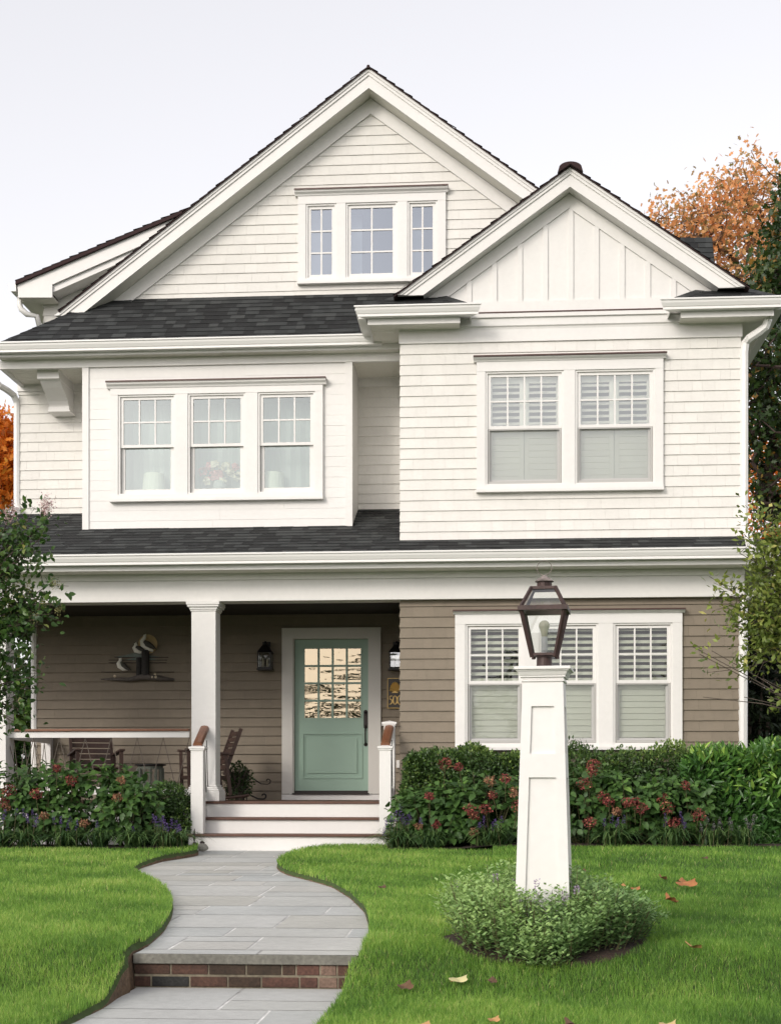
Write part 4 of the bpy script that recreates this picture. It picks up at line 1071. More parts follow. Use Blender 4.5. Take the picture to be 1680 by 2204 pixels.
for i in range(4):
    (ax, ay), (bx, by) = S4[i], S4[(i + 1) % 4]
    gl.face([(ax * b_, ay * b_, zb0 + .01), (bx * b_, by * b_, zb0 + .01), (bx * t_, by * t_, zb1), (ax * t_, ay * t_, zb1)])
    gl.face([(ax * t_, ay * t_, zb1 + .02), (bx * t_, by * t_, zb1 + .02), (bx * rt, by * rt, zr1 - .01), (ax * rt, ay * rt, zr1 - .01)])
obj('glass', gl, M['lampglass'], lan)
obj('lantern_stem', MB().lathe([(0.05, z0 - .001), (0.052, z0 + .012), (0.044, z0 + .014), (0.043, zb0 - .012), (0.05, zb0 - .004)], 0, 0, 20), M['copper'], lan, smooth=False)
ch = MB().lathe([(0.039, zr1), (0.039, zr1 + .038)], 0, 0, 18)
for i in range(9):
    a = i * 2 * math.pi / 9; ch.bar((0.0395 * math.cos(a), 0.0395 * math.sin(a), zr1 + .006), (0.0395 * math.cos(a), .0395 * math.sin(a), zr1 + .034), .004, .004)
obj('chimney', ch, M['copper'], lan)
obj('chimney_cap', MB().lathe([(0.052, zr1 + .036), (0.053, zr1 + .04), (0.034, zr1 + .055), (0.018, zr1 + .066), (0.006, zr1 + .074)], 0, 0, 20), M['verdigris'], lan)
zr_ = zr1 + .074 + .041
obj('ring', MB().tube([(0.042 * math.cos(a), 0.0, zr_ + .042 * math.sin(a)) for a in [i * 2 * math.pi / 28 for i in range(29)]], 0.0022, 6, cap=False), M['verdigris'], lan)
sock = MB().lathe([(0.02, zb0 + .012), (0.012, zb0 + .02), (0.02, zb0 + .03), (0.0175, zb0 + .032), (0.0175, zb0 + .108)], 0, 0, 16)
obj('candle_sleeve', sock, pm('white_plastic', (.8, .8, .82), .4), lan)
bp = [(0.016, zb0 + .108), (0.02, zb0 + .135), (0.024, zb0 + .145)]
for i in range(9):
    a = -0.7 + i * (math.pi / 2 + 0.7) / 8; bp.append((max(0.001, 0.031 * math.cos(a)), zb0 + .17 + .031 * math.sin(a)))
obj('bulb', MB().lathe(bp, 0, 0, 18), pm('cream_glass', (.85, .82, .66), .25), lan, smooth=True)

# ---------- wall lanterns by the door
def wall_lantern(u, label):
    yw = YB - 0.02; x = XU(u, yw - .12); zb = ZV(1444, u, yw); 
    L_ = thing('wall_lantern', (x, yw, zb), label, 'wall lantern', 'black wall lanterns beside the front door', local=True)
    m = MB().box(-.055, .055, -.02, 0, .02, .40); m.box(-.02, .02, -.1, -.02, .33, .36)
    obj('backplate', m, M['black'], L_)
    m = MB(); h = .085; yc_ = -.125
    m.box(-h - .02, h + .02, yc_ - h - .02, yc_ + h + .02, 0, .018); m.box(-h - .01, h + .01, yc_ - h - .01, yc_ + h + .01, .018, .04)
    for sx, sy in S4: m.box(sx * h - .008, sx * h + .008, yc_ + sy * h - .008, yc_ + sy * h + .008, .04, .24)
    m.hexa([(sx * (h + .018), yc_ + sy * (h + .018), .24) for sx, sy in S4] + [(sx * .03, yc_ + sy * .03, .35) for sx, sy in S4])
    m.lathe([(.03, .35), (.034, .37), (.01, .40)], 0, yc_, 10)
    obj('frame', m, M['black'], L_)
    m = MB()
    for i in range(4):
        (ax, ay), (bx, by) = S4[i], S4[(i + 1) % 4]
        m.face([(ax * h, yc_ + ay * h, .042), (bx * h, yc_ + by * h, .042), (bx * h, yc_ + by * h, .238), (ax * h, yc_ + ay * h, .238)])
    obj('glass', m, glassm('seeded_glass', .22, (.9, .9, .85), 0.02, 0.02), L_)
    m = MB()
    for dx in (-.03, .03): m.lathe([(.011, .042), (.011, .10), (.009, .10), (.015, .125), (.004, .165)], dx, yc_, 8)
    obj('candle_bulb', m, pm('pale_bulb', (.7, .66, .55), .3), L_)
wall_lantern(571, 'small black lantern on the dark shingle wall left of the green door')
wall_lantern(853, 'black lantern half hidden behind the brown wall corner right of the green door')

# ---------- house number sign
yw = YB - 0.02
sx0_, sx1_ = XU(833.8, yw), XU(866.5, yw); sz0, sz1 = ZV(1524.4, 845, yw), ZV(1459.5, 845, yw)
sg_ = thing('house_number_sign', ((sx0_ + sx1_) / 2, yw, sz0), 'dark house number plaque with a gold scallop shell, right of the door', 'sign')
gold = pm('gold_leaf', (.62, .42, .14), .4, metal=.35)
obj('plate', MB().box(sx0_, sx1_, yw - .03, yw, sz0, sz1), pm('umber_board', (.045, .035, .027), .5), sg_)
m = MB(); ring(m, sx0_, sx1_, sz0, sz1, .007, .007, .007, yw - .036, yw - .029); obj('border', m, gold, sg_)
cx = (sx0_ + sx1_) / 2; W_ = sx1_ - sx0_
m = MB(); zc_ = ZV(1487, 849, yw); rw, rh = W_ * .36, ZV(1468, 849, yw) - ZV(1487, 849, yw); nl = 11
for i in range(nl):
    a0, a1 = math.radians(188 - 196 * i / nl), math.radians(188 - 196 * (i + 1) / nl); am = (a0 + a1) / 2
    P3 = lambda a, f_, y: (cx + rw * f_ * math.cos(a), y, zc_ + rh * f_ * math.sin(a) if math.sin(a) > 0 else zc_ + rh * f_ * math.sin(a) * .5)
    c0 = (cx, yw - .034, zc_ - rh * .1)
    m.face([c0, P3(a0, .95, yw - .032), P3(am, 1.03, yw - .045)], .3); m.face([c0, P3(am, 1.03, yw - .045), P3(a1, .95, yw - .032)], .8)
m.prism([(cx - rw * .62, zc_ - rh * .22), (cx - rw * .15, zc_ - rh * .02), (cx + rw * .15, zc_ - rh * .02), (cx + rw * .62, zc_ - rh * .22)], yw - .04, yw - .03)
obj('shell', m, gold, sg_)
def ribbon(mb, pts, ws, y0, y1):
    P2 = [Vector((p[0], p[1])) for p in pts]
    Ls, Rs = [], []
    for i, p in enumerate(P2):
        d = (P2[min(i + 1, len(P2) - 1)] - P2[max(i - 1, 0)]).normalized(); n_ = Vector((-d.y, d.x)); Ls.append(p + n_ * ws[i] / 2); Rs.append(p - n_ * ws[i] / 2)
    for i in range(len(P2) - 1):
        mb.prism([tuple(Ls[i]), tuple(Ls[i + 1]), tuple(Rs[i + 1]), tuple(Rs[i])], y0, y1)
dz0_, dz1_ = ZV(1515.8, 845, yw), ZV(1497.5, 845, yw); dh = dz1_ - dz0_
def zero(mb, x):
    ribbon(mb, [(x + W_ * .125 * math.cos(t), dz0_ + dh / 2 + dh / 2 * math.sin(t)) for t in [i * 2 * math.pi / 24 for i in range(25)]], [.006 + .010 * abs(math.cos(i * 2 * math.pi / 24)) for i in range(25)], yw - .036, yw - .029)
m = MB(); xs5 = cx - W_ * .29
five = [(xs5 + W_ * .12, dz1_ - .003), (xs5 - W_ * .05, dz1_ - .004)]; ribbon(m, five, [.008, .008], yw - .036, yw - .029)
ribbon(m, [(xs5 - W_ * .045, dz1_ - .004), (xs5 - W_ * .07, dz0_ + dh * .58)], [.006, .006], yw - .036, yw - .029)
ribbon(m, [(xs5 - W_ * .07, dz0_ + dh * .58), (xs5, dz0_ + dh * .63), (xs5 + W_ * .075, dz0_ + dh * .5), (xs5 + W_ * .095, dz0_ + dh * .3), (xs5 + W_ * .05, dz0_ + dh * .1), (xs5 - W_ * .03, dz0_ + .002), (xs5 - W_ * .1, dz0_ + dh * .03)], [.005, .008, .013, .015, .012, .007, .005], yw - .036, yw - .029)
obj('numeral', m, gold, sg_)
m = MB(); zero(m, cx + W_ * .0); obj('numeral', m, gold, sg_)
m = MB(); zero(m, cx + W_ * .29); obj('numeral', m, gold, sg_)

# ---------- sea bird wall relief on the porch wall
yw = YB - 0.018
uu = lambda x: 206.3 + .11512 * x
vv = lambda y: 1340.9 + .11512 * y
AP = lambda x, y, d: (XU(uu(x), yw), yw - d, ZV(vv(y), uu(x), yw))
AX = lambda x, y: (XU(uu(x), yw), ZV(vv(y), uu(x), yw))
px = AP(1, 0, 0)[0] - AP(0, 0, 0)[0]
art = thing('bird_relief', AP(780, 1060, 0), 'driftwood wall relief of three gulls on pilings before a tan sun', 'wall art')
m = MB(); c0 = AX(980, 395); m.prism([(c0[0] + 178 * px * math.cos(t), c0[1] + 178 * px * math.sin(t)) for t in [i * 2 * math.pi / 32 for i in range(32)]], yw - .02, yw - .01)
obj('sun_disc', m, pm('tan_disc', (.55, .4, .2), .6, noise=(8, .25)), art)
m = MB()
for x, y0, y1, r_ in ((945, 510, 985, 75), (825, 650, 985, 52)):
    m.lathe([(r_ * px, AX(x, y1)[1]), (r_ * px * .96, AX(x, y0)[1])], AX(x, y0)[0], yw - .05, 12)
obj('piling', m, pm('charred_wood', (.03, .027, .025), .8, noise=(30, .3)), art)
m = MB().tube([AP(110, 1052, .03), AP(350, 1050, .05), AP(650, 1060, .06), AP(900, 1010, .07), AP(1150, 1030, .06), AP(1470, 1060, .03)], [.006, .022, .03, .042, .04, .016], 9)
obj('driftwood', m, pm('driftwood', (.11, .095, .085), .8, noise=(16, .3)), art, smooth=True)
m = MB()
for x0, x1, y in ((360, 1360, 640), (250, 1340, 692), (250, 1330, 742), (110, 1470, 915), (110, 560, 1052)): m.tube([AP(x0, y, .012), AP(x1, y, .012)], .004, 5)
obj('wire_line', m, M['black'], art)
m = MB().prism([AX(350, 636), AX(560, 600), AX(700, 560), AX(800, 560), AX(1000, 600), AX(1220, 636)], yw - .012, yw - .005)
m.prism([AX(540, 690), AX(700, 655), AX(860, 610), AX(1060, 655), AX(1150, 690)], yw - .016, yw - .013)
obj('headland', m, pm('grey_green_metal', (.16, .19, .17), .5, noise=(14, .3)), art)
wmat = pm('gull_white', (.8, .78, .7), .6); gmat = pm('gull_grey', (.07, .065, .055), .7)
def gull(pts, rad, wing, wr):
    b = obj('gull', MB().tube([AP(x, y, .055) for x, y in pts], [q * px for q in rad], 9), wmat, art, smooth=True)
    obj('wing', MB().tube([AP(x, y, .075) for x, y in wing], [q * px for q in wr], 8), gmat, b, smooth=True)
gull([(452, 668), (480, 672), (480, 710), (450, 760), (470, 800), (540, 860), (620, 888)], [8, 32, 30, 42, 55, 40, 6], [(500, 735), (540, 790), (610, 850), (690, 890)], [20, 44, 32, 4])
gull([(738, 400), (765, 385), (775, 420), (740, 470), (770, 510), (850, 545), (930, 555)], [8, 34, 32, 40, 52, 36, 8], [(780, 455), (850, 480), (920, 520), (960, 540)], [24, 42, 26, 4])
gull([(905, 235), (935, 225), (930, 280), (890, 340), (910, 410), (980, 470), (1090, 530)], [8, 34, 34, 44, 58, 46, 22], [(930, 350), (990, 400), (1080, 450), (1150, 490)], [30, 58, 42, 6])
m = MB(); 
for x, y, r_ in ((388, 998, 30), (1085, 1020, 28), (1150, 1018, 30), (1135, 960, 22)): m.lathe([(.001, AX(x, y)[1] - r_ * px), (r_ * px * .8, AX(x, y)[1] - r_ * px * .6), (r_ * px, AX(x, y)[1]), (r_ * px * .7, AX(x, y)[1] + r_ * px * .7), (.001, AX(x, y)[1] + r_ * px)], AX(x, y)[0], yw - .085, 9)
obj('shell', m, pm('shell', (.6, .5, .36), .5), art, smooth=True)

# ---------- rocking chairs
chw = pm('dark_teak', (.062, .033, .024), .6, noise=((5, .3), (40, .2)))
def chair(loc, rz, label):
    c = thing('rocking_chair', loc, label, 'rocking chair', 'dark slatted rocking chairs on the porch', local=True, rz=rz)
    m = MB()
    for i in range(7): m.box(-.27, .27, -.25 + i * .072, -.19 + i * .072, .40 + .008 * abs(i - 3) - i * .006, .42 + .008 * abs(i - 3) - i * .006, R.random())
    obj('seat', m, chw, c)
    m = MB(); tl = math.radians(20)
    bk = lambda x, h: (x, .24 + h * math.sin(tl), .38 + h * math.cos(tl))
    for s in (-1, 1): m.bar(bk(s * .27, -.05), bk(s * .27, .60), .035, .045, up=(0, -1, 0))
    for i in range(7):
        h = .03 + i * .079
        for j in range(6):
            x0, x1 = -.252 + j * .084, -.252 + (j + 1) * .084
            yb = lambda x: .03 * (1 - (x / .27) ** 2)
            a, b = bk(x0, h), bk(x1, h); a2, b2 = bk(x0, h + .066), bk(x1, h + .066)
            m.hexa([(a[0], a[1] + yb(x0) - .008, a[2]), (b[0], b[1] + yb(x1) - .008, b[2]), (b[0], b[1] + yb(x1) + .008, b[2]), (a[0], a[1] + yb(x0) + .008, a[2]),
                    (a2[0], a2[1] + yb(x0) - .008, a2[2]), (b2[0], b2[1] + yb(x1) - .008, b2[2]), (b2[0], b2[1] + yb(x1) + .008, b2[2]), (a2[0], a2[1] + yb(x0) + .008, a2[2])], .5)
    obj('backrest', m, chw, c)
    for s in (-1, 1):
        obj('arm', MB().bar((s * .29, -.30, .665), (s * .29, .33, .60), .075, .028), chw, c, bevel=.008)
        obj('leg', MB().bar((s * .285, -.235, .06), (s * .285, -.255, .655), .045, .04, up=(0, 1, 0)), chw, c)
        obj('leg', MB().bar((s * .285, .30, .07), (s * .285, .235, .60), .045, .04, up=(0, 1, 0)), chw, c)
        obj('rocker', MB().tube([(s * .285, y, .022 + .16 * y * y) for y in (-.42, -.3, -.15, 0, .15, .3, .45, .55)], .021, 6), chw, c)
    obj('stretcher', MB().bar((-.285, -.24, .3), (.285, -.24, .3), .03, .05).bar((-.285, .27, .3), (.285, .27, .3), .03, .05), chw, c)
    return c
chair((XU(205, 18.7), 18.75, zf), math.radians(26), 'dark slatted rocking chair behind the rope railing, turned towards the steps')
chair((XU(437, 18.75), 18.8, zf), math.radians(-68), 'dark slatted rocking chair seen in profile behind the white column')

# ---------- drum table with pierced sides
tx, ty = XU(324, 18.6), 18.6
tb = thing('drum_table', (tx, ty, zf), 'round grey green drum side table with pierced sides between the rocking chairs', 'side table', local=True)
dm_ = pm('grey_green_paint', (.13, .145, .115), .6, noise=(9, .25))
obj('table_top', MB().lathe([(.2, .455), (.205, .462), (.205, .472), (.19, .476)], 0, 0, 28), M['black'], tb)
m = MB()
for z0_, z1_ in ((.0, .05), (.22, .25), (.41, .455)): m.lathe([(.165, z0_), (.165, z1_)], 0, 0, 28)
for i in range(14):
    a = i * 2 * math.pi / 14; m.bar((.163 * math.cos(a), .163 * math.sin(a), .04), (.163 * math.cos(a), .163 * math.sin(a), .42), .03, .03)
obj('drum', m, dm_, tb)
# ---------- iron plant stand with curled arms
qx, qy = XU(520, 19.3), 19.3
ps = thing('plant_stand', (qx, qy, zf), 'black wrought iron plant stand with curled arms beside the porch wall', 'plant stand', local=True)
def scroll(x0, z0, x1, z1):
    pts = [(x0, 0, z0), (x0 + (x1 - x0) * .35, 0, z0 - .01), (x0 + (x1 - x0) * .75, 0, z1 - .05), (x1 - .02, 0, z1 - .055)]
    for i in range(9):
        t = -1.57 + i * .6; rr_ = .042 - i * .003; pts.append((x1 + rr_ * math.cos(t), 0, z1 - .012 + rr_ * math.sin(t)))
    return pts
obj('arm', MB().tube(scroll(-.02, .33, .36, .27), .008, 6), M['black'], ps)
obj('arm', MB().tube(scroll(-.02, .09, .30, .07), .011, 6), M['black'], ps)
for dx, dy in ((-.2, -.1), (.05, -.1), (-.2, .12), (.05, .12)): obj('leg', MB().tube([(dx * .7, dy, .34), (dx, dy, 0)], .008, 6), M['black'], ps)

# ---------- rounded stone birds beside the steps
def stone_bird(u, v, r, label, rz):
    p = ground_hit(u, v, path_z); 
    o = thing('stone_bird', (XU(u, 16.45), 16.45, 0.0), label, 'garden ornament', 'rounded stone birds beside the steps', local=True, rz=rz)
    b = MB().tube([(-r * 1.15, 0, r * .75), (-r * .9, 0, r * .8), (-r * .4, 0, r * .86), (.1 * r, 0, r * .86), (r * .6, 0, r * .78), (r * 1.0, 0, r * .66), (r * 1.25, 0, r * .55)], [r * .15, r * .55, r * .84, r * .86, r * .74, r * .45, r * .1], 14)
    obj('body', b, pm('grey_stone', (.3, .29, .25), .9, noise=((9, .25), (50, .2))), o, smooth=True)
    obj('head', MB().tube([(-r * .55, 0, r * 1.72), (-r * .35, 0, r * 1.86), (0, 0, r * 1.92), (r * .25, 0, r * 1.8), (r * .5, 0, r * 1.7)], [r * .1, r * .27, r * .32, r * .22, r * .05], 9), pm('dark_cap', (.05, .035, .035), .8), o, smooth=True)
stone_bird(436, 1829, .056, 'grey rounded stone bird on the path, right one beside the white newel post', 0.5)
stone_bird(418, 1826, .05, 'grey rounded stone bird half behind its neighbour at the bed edge', 2.4)
p = ground_hit(418, 1822, path_z)
st = thing('garden_stake', (XU(418.5, 16.6), 16.6, 0.0), 'thin dark leaf shaped garden stake in front of the newel post', 'garden stake', local=True)
obj('stake', MB().tube([(0, 0, 0), (0, 0, .14)], .005, 6), M['bronze'], st)
obj('blade', MB().tube([(0, 0, .11), (0, 0, .15), (0, 0, .2), (.003, 0, .26)], [.006, .016, .014, .003], 7), M['bronze'], st)
p = ground_hit(420, 1827, path_z)
obj('river_stone', MB().lathe([(.03, 0), (.045, .015), (.05, .03), (.035, .05), (.01, .055)], 0, 0, 12), pm('pale_stone', (.35, .35, .3), .9, noise=(14, .3)), None, smooth=True, org=(XU(419, 16.3), 16.3, 0.0), local=True)
tag(bpy.data.objects['river_stone'], 'small pale stone in front of the stone birds by the steps', 'stone')

# ---------- things behind the upstairs panes
yy = YBOX + .2
fl = thing('flower_bouquet', (XU(470, yy), yy, ZV(1062, 470, yy)), 'bunch of pink and white flowers behind the middle upstairs pane', 'flowers')
m = MB(); mw = MB(); rr = random.Random(5)
for (u, v, rad, pk) in ((437, 1015, .07, 1), (450, 1003, .06, 1), (457, 1025, .07, 1), (463, 1003, .085, 0), (470, 1022, .085, 1), (486, 1005, .08, 0), (497, 1018, .06, 0), (507, 1005, .06, 1), (512, 1025, .07, 0), (478, 1035, .07, 0), (446, 1035, .06, 0)):
    x, y, z = PT(u, v, yy); tgt = m if pk else mw
    for i in range(14):
        a, b = rr.uniform(0, 6.28), rr.uniform(-.9, 1.2); d = Vector((math.cos(a) * math.cos(b), math.sin(a) * math.cos(b), math.sin(b)))
        t = d.orthogonal().normalized(); s = d.cross(t); c_ = Vector((x, y, z)) + d * rad * .55; q = rad * .55
        tgt.face([c_ - t * q, c_ - s * q + d * .02, c_ + t * q, c_ + s * q + d * .02], rr.random())
obj('pink_bloom', m, pm('pink_petal', (.75, .34, .33), .8), fl); obj('white_bloom', mw, pm('white_petal', (.85, .78, .62), .8), fl)
obj('vase', MB().lathe([(.06, ZV(1062, 470, yy)), (.09, ZV(1050, 470, yy)), (.07, ZV(1036, 470, yy))], XU(473, yy), yy, 14), M['drape'], fl)
for u, v, lab in ((332, 1062, 'pale lampshade dimly visible behind the left upstairs pane'), (588, 1060, 'pale lampshade dimly visible behind the right upstairs pane')):
    x, y, z = PT(u, v, yy + .05)
    l_ = thing('table_lamp', (x, y, z), lab, 'lamp', 'table lamps behind the upstairs panes')
    obj('lamp_shade', MB().lathe([(.155, z + .02), (.13, z + .25)], x, y, 20), pm('linen_shade', (.8, .8, .68), .9), l_)
    obj('lamp_base', MB().lathe([(.06, z - .2), (.02, z - .1), (.03, z + .03)], x, y, 12), M['trim'], l_)

# ---------- fallen leaves on the grass
dead = pm('dead_leaf', (.3, .12, .04), .8, noise=(20, .25), ramp=[(0, (.085, .05, .03)), (.35, (.16, .085, .04)), (.7, (.40, .16, .055)), (.9, (.5, .3, .12)), (1, (.55, .5, .25))])
def fallen(X, Y, size, tone, rz, curl, label):
    pts = []
    for i in range(21):
        a = i * 2 * math.pi / 20; lob = .55 + .45 * abs(math.sin(2.5 * a + .4)) ** .7
        pts.append((lob * math.cos(a), lob * math.sin(a)))
    m = MB(); z = lambda x, y: curl * (x * x * .8 + .35 * math.sin(3 * y + x)) + .06
    for a, b in zip(pts[:-1], pts[1:]):
        tri = [(0, 0), a, b]
        m.face([(x * size * (1 if True else 1), y * size * (.7), size * (z(x, y) + .22)) for x, y in tri], tone)
    m.tube([(0, 0, size * .25), (-size * .9, -size * .3, size * .3)], .0015, 4, r=tone * .6)
    o = obj('fallen_leaf', m, dead, None, org=(X, Y, lz(X, Y) + .032), local=True); o.rotation_euler = (.12, -.08, rz)
    tag(o, label, 'leaf', 'fallen leaves on the lawn')
u7 = lambda x: 773.6 + .5395 * x
v7 = lambda y: 1772.8 + .5395 * y
for (x, y, s, t, rz, c, lab) in ((1303, 240, 0.095, .66, .4, 0.38, 'large curled orange leaf, biggest on the grass right of the lamp post'), (1240, 300, 0.068, .7, 1.9, 0.68, 'upright orange leaf just below the biggest fallen leaf'),
    (1100, 250, 0.041, .66, .2, 0.45, 'small orange leaf between the lamp post and the biggest fallen leaf'), (1208, 210, 0.045, .4, 2.2, 0.75, 'thin brown leaf with a long stalk left of the biggest fallen leaf'),
    (1048, 236, 0.032, .8, 1.1, 0.45, 'tiny tan leaf at the right of the plants round the lamp post'), (1328, 480, 0.050, .85, 2.6, 0.52, 'tan leaf lying right of the round mulch bed'),
(1282, 226, .06, .55, 1.2, .5, 'rusty leaf tucked against the left of the biggest fallen leaf'),     (180, 640, 0.054, .25, .9, 0.52, 'dark brown curled leaf at the left below the round mulch bed'), (395, 612, 0.054, 1.0, .3, 0.38, 'pale yellow leaf at the front edge of the round mulch bed'),
    (525, 615, 0.041, .15, 1.2, 0.45, 'dark brown leaf at the front edge of the round mulch bed'), (845, 790, 0.054, .2, 2.0, 0.45, 'brown leaf near the bottom edge below the lamp post'),
    (1230, 790, 0.041, .95, .1, 0.60, 'pale leaf near the bottom edge at the right'), (253, 793, 0.045, .9, .7, 0.38, 'buff leaf at the bottom edge beside the path'),
    (1376, 140, 0.036, .1, .5, 0.52, 'dark leaf far back on the right lawn near the hedge'), (895, 180, 0.036, .3, 1.4, 0.52, 'small brown leaf just right of the white post, far side'),
    (535, 765, 0.032, .85, .6, 0.52, 'small buff leaf below the middle of the round mulch bed'), (90, 243, 0.036, .1, .6, 0.52, 'small dark leaf on the grass between the path and the steps')):
    p = ground_hit(u7(x), v7(y), lambda yy_: lawn_z(yy_) + .06); fallen(p[0], p[1], s, t, rz, c, lab)
# ================================================================== PLANTS
NR = np.random.default_rng(4)
def _tri(v, f): return np.array(v, float), np.array(f, int)
LEAF = {
    'ovate': _tri([(0, 0, 0), (-.30, .30, .07), (.30, .30, .07), (0, .42, -.01), (-.25, .66, .04), (.25, .66, .04), (0, .74, -.05), (0, 1, -.14)],
                  [(0, 3, 1), (1, 3, 4), (3, 6, 4), (4, 6, 7), (0, 2, 3), (2, 5, 3), (3, 5, 6), (5, 7, 6)]),
    'lance': _tri([(0, 0, 0), (-.13, .4, .03), (.13, .4, .03), (0, .5, -.01), (-.09, .75, .0), (.09, .75, .0), (0, 1, -.1)],
                  [(0, 3, 1), (1, 3, 4), (3, 6, 4), (0, 2, 3), (2, 5, 3), (3, 5, 6)]),
    'oval': _tri([(0, 0, 0), (-.26, .5, .05), (.26, .5, .05), (0, .5, -.02), (0, 1, 0)], [(0, 3, 1), (1, 3, 4), (0, 2, 3), (2, 4, 3)]),
    'chip': _tri([(0, 0, 0), (-.32, .5, .0), (.32, .5, .0), (0, 1, 0)], [(0, 2, 1), (1, 2, 3)]),
    'oak': _tri([(0, 0, 0), (-.28, .3, .02), (.28, .3, .02), (-.12, .42, 0), (.12, .42, 0), (-.34, .62, -.02), (.34, .62, -.02), (-.12, .72, 0), (.12, .72, 0), (0, 1, -.06)],
                [(0, 4, 3), (0, 3, 1), (0, 2, 4), (3, 4, 8), (3, 8, 7), (3, 7, 5), (4, 6, 8), (7, 8, 9)]),
}
def unit(a): return a / np.maximum(np.linalg.norm(a, axis=1, keepdims=True), 1e-9)
def raw_mesh(name, V, T, rnd, mat, parent=None, org=(0, 0, 0), smooth=False):
    V = np.asarray(V, float) - np.array(org, float)
    me = bpy.data.meshes.new(name)
    nv, nt_ = len(V), len(T)
    me.vertices.add(nv); me.vertices.foreach_set('co', V.ravel())
    me.loops.add(nt_ * 3); me.loops.foreach_set('vertex_index', T.ravel().astype(np.int32))
    me.polygons.add(nt_); me.polygons.foreach_set('loop_start', np.arange(0, nt_ * 3, 3, dtype=np.int32)); me.polygons.foreach_set('loop_total', np.full(nt_, 3, dtype=np.int32))
    me.update(calc_edges=True)
    a = me.attributes.new('rnd', 'FLOAT', 'FACE'); a.data.foreach_set('value', np.asarray(rnd, np.float32))
    if smooth: me.polygons.foreach_set('use_smooth', [True] * nt_)
    me.materials.append(mat)
    o = bpy.data.objects.new(name, me); col.objects.link(o)
    if parent: o.parent = parent; ORG[o.name] = org
    else: o.location = org
    return o
def leaf_geo(kind, P, A, Nn, S, rnd):
    tv, tf = LEAF[kind]
    A = unit(A); Nn = unit(Nn - A * (A * Nn).sum(1, keepdims=True)); B = np.cross(A, Nn)
    n, k = len(P), len(tv)
    V = P[:, None, :] + S[:, None, None] * (tv[None, :, 0:1] * B[:, None, :] + tv[None, :, 1:2] * A[:, None, :] + tv[None, :, 2:3] * Nn[:, None, :])
    T = tf[None, :, :] + (np.arange(n) * k)[:, None, None]
    return V.reshape(-1, 3), T.reshape(-1, 3), np.repeat(rnd, len(tf))
def leaves(name, kind, P, A, Nn, S, rnd, mat, parent=None):
    V, T, r = leaf_geo(kind, P, A, Nn, S, rnd)
    return raw_mesh(name, V, T, r, mat, parent, ORG.get(parent.name, (0, 0, 0)) if parent else (0, 0, 0))
def rdir(n): return unit(NR.normal(size=(n, 3)))

G = dict(
    hyd=leafm('hydrangea_leaf', [(0, (0.029, 0.069, 0.019)), (.45, (0.060, 0.129, 0.029)), (.8, (0.099, 0.198, 0.040)), (1, (0.172, 0.301, 0.060))], .5, .2),
    box=leafm('boxwood_leaf', [(0, (0.025, 0.050, 0.015)), (.5, (0.049, 0.098, 0.025)), (.85, (0.091, 0.161, 0.034)), (1, (0.196, 0.280, 0.063))], .4, .15),
    laurel=leafm('laurel_leaf', [(0, (0.030, 0.085, 0.020)), (.5, (0.068, 0.169, 0.034)), (.85, (0.144, 0.288, 0.051)), (1, (0.338, 0.506, 0.101))], .3, .18, spec=.5),
    lili=leafm('lilyturf_blade', [(0, (0.026, 0.065, 0.023)), (.6, (0.065, 0.130, 0.039)), (1, (0.156, 0.247, 0.078))], .45, .2),
    cat=leafm('catmint_leaf', [(0, (0.095, 0.179, 0.062)), (.5, (0.206, 0.337, 0.118)), (1, (0.380, 0.539, 0.187))], .65, .25),
    myr=leafm('myrtle_leaf', [(0, (0.026, 0.063, 0.017)), (.55, (0.053, 0.114, 0.024)), (.85, (0.106, 0.177, 0.036)), (1, (0.264, 0.253, 0.073))], .4, .25),
    olive=leafm('olive_green_leaf', [(0, (0.084, 0.127, 0.026)), (.5, (0.169, 0.228, 0.044)), (.85, (0.288, 0.338, 0.083)), (1, (0.506, 0.472, 0.150))], .45, .3),
    oak=leafm('oak_leaf', [(0, (.018, .04, .010)), (.6, (.035, .07, .014)), (.9, (.07, .105, .02)), (1, (.3, .16, .03))], .45, .25),
    orange=leafm('autumn_orange_leaf', [(0, (0.360, 0.108, 0.012)), (.4, (0.660, 0.204, 0.020)), (.75, (0.840, 0.336, 0.040)), (1, (0.336, 0.264, 0.040))], .5, .4),
    rust=leafm('thin_autumn_leaf', [(0, (.17, .14, .05)), (.3, (.4, .25, .1)), (.6, (.8, .38, .14)), (.85, (.88, .54, .24)), (1, (.24, .21, .07))], .5, .5),
    dark=leafm('shade_dark_leaf', [(0, (.006, .012, .005)), (.7, (.012, .024, .008)), (1, (.03, .05, .014))], .6, .1),  # near black: the side yard's shade is put into the leaf colour
    bark=pm('grey_bark', (.09, .07, .055), .9, noise=(14, .35)),
    bark2=pm('dark_bark', (.055, .035, .028), .9, noise=(10, .3)),
    bark3=pm('warm_bark', (.15, .085, .05), .9, noise=(10, .3)),
    twig=pm('green_twig', (.09, .085, .035), .8),
    red=pm('dried_red_floret', (0.000, 0.000, 0.000), .8, ramp=[(0, (0.076, 0.016, 0.014)), (.5, (0.184, 0.030, 0.027)), (.85, (0.292, 0.065, 0.050)), (1, (0.454, 0.207, 0.108))]),
    tan=pm('dried_tan_floret', (0, 0, 0), .8, ramp=[(0, (.1, .04, .025)), (.5, (.26, .11, .06)), (1, (.46, .28, .14))]),
    purple=pm('lilac_floret', (0, 0, 0), .7, ramp=[(0, (.06, .035, .13)), (.6, (.13, .075, .27)), (1, (.25, .17, .4))]),
    grey=pm('faded_floret', (0, 0, 0), .8, ramp=[(0, (.1, .09, .1)), (1, (.26, .24, .25))]),
)
